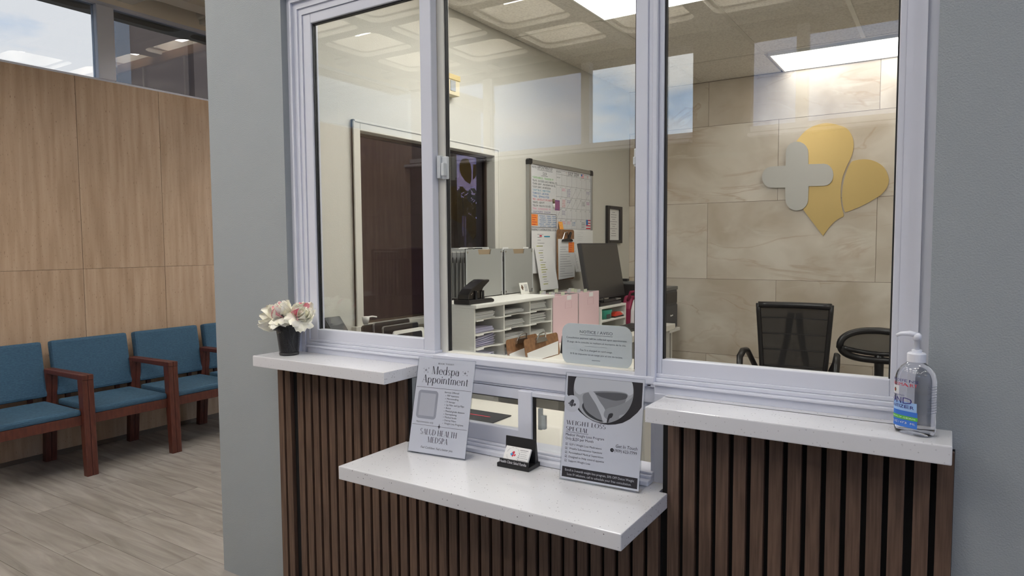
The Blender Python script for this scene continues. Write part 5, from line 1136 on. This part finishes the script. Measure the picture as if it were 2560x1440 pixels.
mb = MB(); mb.prism([(2.362, 1.483), (2.520, 1.483), (2.515, 1.497), (2.48, 1.503), (2.505, 1.545), (2.49, 1.552), (2.45, 1.505), (2.375, 1.497)], 'x', XW+.054, XW+.066); mb.build('clip', BLKP, t, bevel=.003)
mb = MB(); mb.tube([(XW+.058, 2.38, 1.50), (XW+.062, 2.40, 1.545), (XW+.062, 2.44, 1.55), (XW+.058, 2.46, 1.50)], .004, 8); mb.build('wire', CHROME, t)
note('orange sticky note on the hanging clipboard', 2.468, 2.553, 1.405, 1.478, mat('bright_orange', rgb(252, 140, 52), .7), x=XW+.0562, lines=5, txt=inks['r'])
t = thing('framed_certificate', 'black framed certificate on the left office wall near the tiled corner', 'picture frame', (XW, 3.34, 1.47))
mb = MB(); f0, f1, g0, g1 = 3.200, 3.492, 1.470, 1.772; w_ = .042
for b in ((f0, f0+w_, g0, g1), (f1-w_, f1, g0, g1), (f0+w_, f1-w_, g0, g0+w_*.6), (f0+w_, f1-w_, g1-w_*.6, g1)): mb.box(XW, XW+.022, *b)
mb.build('frame', BLKP, t, bevel=.003); MB().box(XW, XW+.006, f0+w_, f1-w_, g0+w_*.6, g1-w_*.6).build('sheet', PAPER, t)
mb = MB(); rnd = random.Random(9)
for i in range(11):
    ww = rnd.uniform(.05, .15); rect(mb, -ww/2, ww/2, 0, .003, Vector((XW+.0065, 3.346, 1.53+.019*i)), U, Vv)
mb.build('print', KG, t)

# ------------------------------------------------------------------ logo on the tiled wall
t = thing('wall_logo', 'gold heart and leaf emblem with a white cross on tiled wall', 'wall emblem', (1.5, YB, 1.9))
GOLD = mat('gold_acrylic', rgb(220, 188, 120), .34, metal=.35); CR = mat('cross_white', rgb(206, 203, 196), .35)
LP = {'heart': [(1.278, 2.2011), (1.2812, 2.2058), (1.2855, 2.2123), (1.2908, 2.22), (1.297, 2.2285), (1.3038, 2.2373), (1.3113, 2.2469), (1.3195, 2.2576), (1.3285, 2.2686), (1.3382, 2.2793), (1.3488, 2.2888), (1.3601, 2.2972), (1.3722, 2.3052), (1.385, 2.3124), (1.3986, 2.3187), (1.4129, 2.3239), (1.4283, 2.3282), (1.4447, 2.3317), (1.4617, 2.3341), (1.4789, 2.3352), (1.4956, 2.3348), (1.5125, 2.3324), (1.5298, 2.3281), (1.5468, 2.3227), (1.5629, 2.3168), (1.5776, 2.3109), (1.5909, 2.3054), (1.6031, 2.2997), (1.6144, 2.2936), (1.6246, 2.2866), (1.6339, 2.2785), (1.6422, 2.2687), (1.6494, 2.2578), (1.6557, 2.2459), (1.6612, 2.2338), (1.6658, 2.2218), (1.6696, 2.21), (1.6725, 2.1982), (1.6746, 2.1861), (1.6759, 2.1736), (1.6763, 2.1605), (1.6759, 2.1468), (1.6746, 2.1324), (1.6725, 2.1177), (1.6696, 2.1027), (1.6657, 2.0875), (1.6606, 2.0722), (1.6542, 2.0565), (1.6471, 2.0407), (1.6401, 2.0248), (1.6337, 2.0089), (1.6278, 1.9932), (1.622, 1.9778), (1.6165, 1.9622), (1.6116, 1.9461), (1.6076, 1.9292), (1.6046, 1.9112), (1.6022, 1.8924), (1.6006, 1.873), (1.5996, 1.8536), (1.5991, 1.8343), (1.5993, 1.8149), (1.6001, 1.7951), (1.6015, 1.7754), (1.6033, 1.7564), (1.6056, 1.7385), (1.6086, 1.7208), (1.6125, 1.7031), (1.6166, 1.6866), (1.6202, 1.6727), (1.6228, 1.6627), (1.6205, 1.6505), (1.615, 1.648), (1.6073, 1.6448), (1.5982, 1.6407), (1.5887, 1.6356), (1.5798, 1.6297), (1.5714, 1.6229), (1.5629, 1.6152), (1.5543, 1.6066), (1.5456, 1.5969), (1.5366, 1.5859), (1.5265, 1.572), (1.5154, 1.5552), (1.5045, 1.5381), (1.495, 1.523), (1.4884, 1.5125), (1.4884, 1.5125), (1.4782, 1.5267), (1.4637, 1.5469), (1.4468, 1.5703), (1.4296, 1.5944), (1.414, 1.6165), (1.3996, 1.6368), (1.3853, 1.6571), (1.3713, 1.677), (1.3583, 1.6959), (1.3466, 1.7131), (1.3364, 1.7276), (1.3274, 1.7397), (1.3194, 1.7511), (1.3123, 1.7633), (1.3057, 1.778), (1.2998, 1.7973), (1.2946, 1.8201), (1.2902, 1.8433), (1.2866, 1.8636), (1.2839, 1.8777)], 'leaf': [(1.6578, 2.0309), (1.6624, 2.038), (1.6665, 2.0429), (1.6723, 2.0464), (1.6819, 2.0493), (1.6968, 2.0521), (1.7155, 2.0542), (1.7355, 2.0551), (1.7543, 2.0541), (1.7715, 2.0512), (1.7885, 2.0466), (1.8048, 2.0405), (1.8203, 2.0327), (1.8353, 2.0233), (1.8497, 2.0123), (1.863, 1.9998), (1.8743, 1.9861), (1.8838, 1.9703), (1.8918, 1.9526), (1.8979, 1.9348), (1.9022, 1.9185), (1.9044, 1.9041), (1.9046, 1.8908), (1.9032, 1.8782), (1.9006, 1.8659), (1.8969, 1.854), (1.8919, 1.8425), (1.8857, 1.8314), (1.8784, 1.8209), (1.8707, 1.8112), (1.8623, 1.8024), (1.852, 1.7933), (1.8381, 1.7829), (1.8198, 1.7705), (1.7979, 1.7567), (1.7741, 1.7427), (1.7498, 1.7297), (1.7233, 1.7169), (1.6942, 1.704), (1.6673, 1.693), (1.647, 1.6859), (1.6362, 1.683), (1.632, 1.6836), (1.6306, 1.6871), (1.6283, 1.6933), (1.6244, 1.7027), (1.6207, 1.7153), (1.6175, 1.7298), (1.6147, 1.7449), (1.6124, 1.7604), (1.6104, 1.7769), (1.6092, 1.7945), (1.6089, 1.8134), (1.6098, 1.8342), (1.6116, 1.8567), (1.6142, 1.8795), (1.6175, 1.9014), (1.6217, 1.9227), (1.6267, 1.9439), (1.6321, 1.9639), (1.6374, 1.9816), (1.6424, 1.9968), (1.6474, 2.0101), (1.6524, 2.0214)], 'cross': [(1.3783, 2.0444), (1.4876, 2.0396), (1.4876, 2.0396), (1.5063, 2.0344), (1.5233, 2.0219), (1.5369, 2.0035), (1.5458, 1.9809), (1.5493, 1.9562), (1.5469, 1.9319), (1.5388, 1.9102), (1.526, 1.8934), (1.5094, 1.883), (1.4909, 1.8801), (1.3834, 1.8815), (1.3819, 1.7882), (1.382, 1.7847), (1.3786, 1.7594), (1.3679, 1.7368), (1.3509, 1.7191), (1.329, 1.7081), (1.3046, 1.7049), (1.2798, 1.7098), (1.2572, 1.7224), (1.239, 1.7415), (1.2271, 1.7653), (1.2227, 1.7914), (1.2204, 1.8801), (1.1203, 1.8838), (1.1203, 1.8838), (1.0989, 1.8888), (1.0794, 1.9013), (1.0637, 1.9199), (1.0534, 1.9429), (1.0496, 1.9681), (1.0526, 1.9928), (1.0622, 2.0146), (1.0772, 2.0314), (1.0964, 2.0415), (1.1176, 2.044), (1.2209, 2.0448), (1.2199, 2.1414), (1.2192, 2.1414), (1.2226, 2.1668), (1.2336, 2.189), (1.2508, 2.2058), (1.2727, 2.2157), (1.297, 2.2176), (1.3213, 2.2115), (1.3433, 2.1979), (1.3609, 2.1784), (1.3723, 2.1546), (1.3766, 2.1291)]}
def lprism(pts, y0, y1): 
    mb = MB(); mb.prism(pts, 'y', y0, y1); return mb
lprism(LP['heart'], YB-.010, YB-.001).build('heart', GOLD, t); lprism(LP['leaf'], YB-.010, YB-.001).build('leaf', GOLD, t)
lprism(LP['cross'], YB-.022, YB-.011).build('cross', CR, t)

# ------------------------------------------------------------------ office chairs
MESHB = mesh_fabric('black_mesh', rgb(20, 20, 21), .92)
def office_chair():
    t = thing('office_chair', 'black mesh office chair with looped armrests in front of tiled wall', 'office chair', (1.40, 2.95, 0)); c = Vector((1.40, 3.10, 0))
    M = Matrix.Translation((1.40, 3.06, 0)) @ Matrix.Rotation(R(4), 4, 'Z')
    MB(M).bbox(-.24, .24, -.44, .05, .44, .52, .03).build('seat', mat('seat_black', rgb(24, 24, 26), .8), t)
    def half(z): return .195+(.232-.195)*max(0, min(1, (z-.50)/.52))
    def yb_(z, x): return .07-.06*((z-.75)/.3)**2*.3+.03*(x/.23)**2*-1+.05*(z-.5)
    mb = MB(M); n = 14
    def P(u, v): z = .50+.545*v; h = half(z); x = (u-.5)*2*h; return (x, yb_(z, x), z)
    mb.grid(P, 10, n); mb.build('mesh_back', MESHB, t, smooth=True)
    mb = MB(M)
    def edge(sx): return [(sx*half(.5+.545*k/10), yb_(.5+.545*k/10, sx*half(.5+.545*k/10)), .5+.545*k/10) for k in range(11)]
    for sx in (-1, 1): mb.tube(edge(sx), .016, 8)
    for z, r_ in ((1.035, .022), (.50, .018)): mb.tube([((u/8-.5)*2*half(z), yb_(z, (u/8-.5)*2*half(z)), z) for u in range(9)], r_, 8)
    mb.build('back_frame', BLKP, t, smooth=True)
    for z in (.615, .725, .835, .945):
        mb = MB(M); mb.tube([((u/8-.5)*2*half(z), yb_(z, (u/8-.5)*2*half(z))+.016, z) for u in range(9)], .018, 8, r2=.006); mb.build('back_rail', BLKP, t, smooth=True)
    mb = MB(M)
    for sx in (-1, 1): mb.tube([(sx*.13, .10, .47), (sx*.085, .10, .62), (sx*.045, .105, .80), (sx*.025, .11, .98)], .022, 8)
    mb.build('spine', BLKP, t, smooth=True)
    for sx in (-1, 1):
        mb = MB(M); mb.tube([(sx*.25, -.30, .50), (sx*.285, -.32, .60), (sx*.29, -.29, .715), (sx*.285, -.2, .745), (sx*.28, -.08, .735), (sx*.265, .01, .66), (sx*.24, .03, .60)], .022, 10, r2=.014); mb.build('armrest', BLKP, t, smooth=True)
    mb = MB(M); mb.tube([(0, -.2, .14), (0, -.2, .44)], .03, 12); mb.build('post', BLKP, t, smooth=True)
    for k in range(5):
        a = R(72*k+20); x, y = math.cos(a), math.sin(a); mb = MB(M); mb.tube([(0, -.2, .13), (x*.23, -.2+y*.23, .075)], [.03, .02], 8); lg = mb.build('leg', BLKP, t, smooth=True)
        MB(M).tube([(x*.23-y*.02, -.2+y*.23+x*.02, .03), (x*.23+y*.02, -.2+y*.23-x*.02, .03)], .03, 12).build('caster', BLKP, lg, smooth=True)
office_chair()
def stool():
    t = thing('drafting_stool', 'black mesh stool with low oval back at the right, by the tiled wall', 'office chair', (1.90, 3.0, 0))
    M = Matrix.Translation((1.90, 3.12, 0)) @ Matrix.Rotation(R(-3), 4, 'Z')
    cz = .785; 
    def loop(rx, rz, y0, dz=0, n=40, e=.62): 
        r = []
        for i in range(n+1):
            w = 2*math.pi*i/n; a, b = math.cos(w), math.sin(w); x = math.copysign(abs(a)**e, a)*rx; z = math.copysign(abs(b)**e, b)*rz
            z += -.02*(x/rx)**2*(1 if b > 0 else -1); r.append((x, y0-.10*(x/.235)**2, cz+dz+z))
        return r
    mb = MB(M); mb.tube(loop(.220, .098, .10), .023, 8, cap=False); mb.build('back_frame', BLKP, t, smooth=True)
    mb = MB(M); mb.tube([(x, .10-.10*(x/.235)**2, cz-.022-.034*(1-(x/.20)**2)) for x in [(-.20+.04*i) for i in range(11)]], .016, 8); mb.build('back_rail', BLKP, t, smooth=True)
    mb = MB(M); mb.grid(lambda u, v: ((u-.5)*.40, .10-.10*(((u-.5)*.40)/.235)**2+.002, cz-.04+.125*v*(1-.25*abs(2*u-1)**3)+0), 12, 5); mb.build('mesh_back', mesh_fabric('thin_mesh', rgb(52, 52, 50), .8), t, smooth=True)
    mb = MB(M); mb.tube([(0, .115, .83-.1), (0, .13, .62), (0, .13, .45), (0, -.05, .40)], [.030, .028, .026, .03], 10, r2=None); mb.build('spine', BLKP, t, smooth=True)
    MB(M).lathe([(0, .40), (.19, .40), (.20, .43), (.20, .47), (.16, .49), (0, .49)], (0, -.12, 0), 32).build('seat', mat('seat_black', rgb(24, 24, 26), .8), t, smooth=True)
    MB(M).tube([(0, -.12, .12), (0, -.12, .40)], .028, 12).build('post', BLKP, t, smooth=True)
    for k in range(5):
        a = R(72*k+54); x, y = math.cos(a), math.sin(a); MB(M).tube([(0, -.12, .12), (x*.20, -.12+y*.20, .035)], [.028, .018], 8).build('leg', BLKP, t, smooth=True)
stool()

# ------------------------------------------------------------------ waiting room chairs
def waiting_chair(y0, label):
    t = thing('waiting_chair', label, 'chair', (-2.6, y0+.283, 0), 'blue waiting room chairs along the travertine wall')
    p = .566; a = y0+.001; b = y0+p-.001; wd = .034
    for s_ in (0, 1):
        ya, yb_ = (a, a+wd) if s_ == 0 else (b-wd, b)
        mb = MB()
        def quad(x0, x1, z0, X0_, X1_, z1, ya=ya, yb_=yb_): mb.add([(x0, ya, z0), (x1, ya, z0), (x1, yb_, z0), (x0, yb_, z0), (X0_, ya, z1), (X1_, ya, z1), (X1_, yb_, z1), (X0_, yb_, z1)], [(0, 3, 2, 1), (4, 5, 6, 7), (0, 1, 5, 4), (1, 2, 6, 5), (2, 3, 7, 6), (3, 0, 4, 7)])
        quad(-2.352, -2.306, 0, -2.385, -2.322, .618); mb.build('leg', CHERRY, t, bevel=.003)
        mb = MB(); quad(-2.92, -2.872, 0, -2.862, -2.800, .618); mb.build('leg', CHERRY, t, bevel=.003)
        mb = MB(); mb.prism([(-2.870, .618), (-2.318, .618), (-2.318, .652), (-2.870, .645)], 'y', ya, yb_); mb.build('armrest', CHERRY, t, bevel=.004)
        mb = MB(); mb.box(-2.86, -2.34, ya+.004, yb_-.004, .335, .388); mb.build('side_rail', CHERRY, t)
    MB().box(-2.372, -2.345, a+wd, b-wd, .330, .392).build('front_rail', CHERRY, t, bevel=.002)
    MB().box(-2.87, -2.845, a+wd, b-wd, .335, .390).build('back_rail', CHERRY, t)
    mb = MB(); mb.bbox(-2.83, -2.342, a+wd+.003, b-wd-.003, .392, .432, .014)
    mb.build('seat', BLUEF, t, smooth=False)
    M = Matrix.Translation((-2.835, (a+b)/2, .455)) @ Matrix.Rotation(R(-9), 4, 'Y')
    mb = MB(M); mb.bbox(-.035, .030, -p/2+.028, p/2-.028, 0, .375, .018); mb.build('backrest', BLUEF, t)
    mb = MB()
    for yy in (a+.1, b-.13): mb.box(-2.872, -2.852, yy, yy+.03, .36, .50)
    mb.build('back_bracket', CHERRY, t)
    return t
wc = waiting_chair(-.235, 'blue upholstered waiting chair at the left edge, first of the row')
for k, lb in ((1, 'blue upholstered waiting chair second from the left in the row'), (2, 'blue upholstered waiting chair third in the row, beside the grey pillar'), (3, 'blue upholstered waiting chair mostly hidden behind the grey pillar')): dup(wc, (0, .566*k, 0), lb)
# ------------------------------------------------------------------ outside
struct(box_obj('ground', mat('asphalt', rgb(92, 90, 88), .9), (-40, -3.15, -30, 30, -.15, -.05), (-3.15, 5, -30, -5.7, -.15, -.05)))
t = thing('tree', 'leafy tree across the street seen through the dark window', 'tree', (-7.2, 10.9, 0))
rnd = random.Random(4); mb = MB()
for i in range(900):
    a = rnd.uniform(0, 6.283); u = rnd.uniform(-1, 1); r_ = rnd.random()**.4; q = math.sqrt(1-u*u)
    p_ = Vector((-7.4+1.0*r_*q*math.cos(a), 11.0+1.0*r_*q*math.sin(a), 2.05+.75*r_*u)); d = Vector((rnd.uniform(-1, 1), rnd.uniform(-1, 1), rnd.uniform(-1, 1))).normalized()*.09; e = d.orthogonal().normalized()*.05
    mb.add([p_-d, p_+e, p_+d, p_-e], [(0, 1, 2, 3)])
mb.build('foliage', mat('tree_leaf', rgb(70, 92, 50), .7), t); MB().tube([(-7.4, 11, -.05), (-7.42, 11, 1.5)], .10, 8).build('trunk', mat('bark', rgb(70, 56, 44), .9), t, smooth=True)
t = thing('street_sign', 'white street sign on a thin pole beyond the storefront', 'street sign', (-4.6, 7.2, 0))
MB().tube([(-4.55, 7.35, -.05), (-4.55, 7.35, 1.95)], .02, 8).build('pole', ALU, t); MB().box(-4.57, -4.56, 7.30, 7.40, 1.62, 1.95).build('plate', PAPER, t)
t = thing('boundary_wall', 'low pinkish wall along the street beyond the storefront', 'wall', (-9, 13, 0))
MB().box(-14, -5, 12.6, 12.8, -.05, 1.35).build('wall', mat('stucco', rgb(176, 150, 140), .9), t)
t = thing('street_building', 'plain building with dark band across the street', 'building', (-10, 17, 0))
MB().box(-16, -6, 16, 20, -.05, 2.1).build('walls', mat('stucco2', rgb(150, 120, 110), .9), t); MB().box(-16.2, -5.8, 15.8, 20.2, 2.1, 2.25).build('roof', DGREY, t)
# neighbouring buildings beyond the clerestory, added as a darker ground for its reflections
DKB = mat('mirrored_tan', rgb(140, 120, 108), .7)  # tan in the colour stands in for the ceiling mirrored by the clerestory
t = thing('neighbour_building', 'dark neighbouring building beyond the clerestory with a grey corner column', 'building', (-8.2, 4.2, 0))
MB().box(-8.4, -8.2, 3.86, 4.80, -.05, 6.0).build('wall', DKB, t); MB().box(-8.42, -8.18, 3.66, 3.86, -.05, 6.0).build('column', mat('column_grey', rgb(168, 166, 168), .7), t)
t = thing('neighbour_building', 'second dark neighbouring building beyond the sliver of sky', 'building', (-8.2, 6.5, 0))
MB().box(-8.4, -8.2, 4.90, 9.5, -.05, 6.0).build('wall', DKB, t)
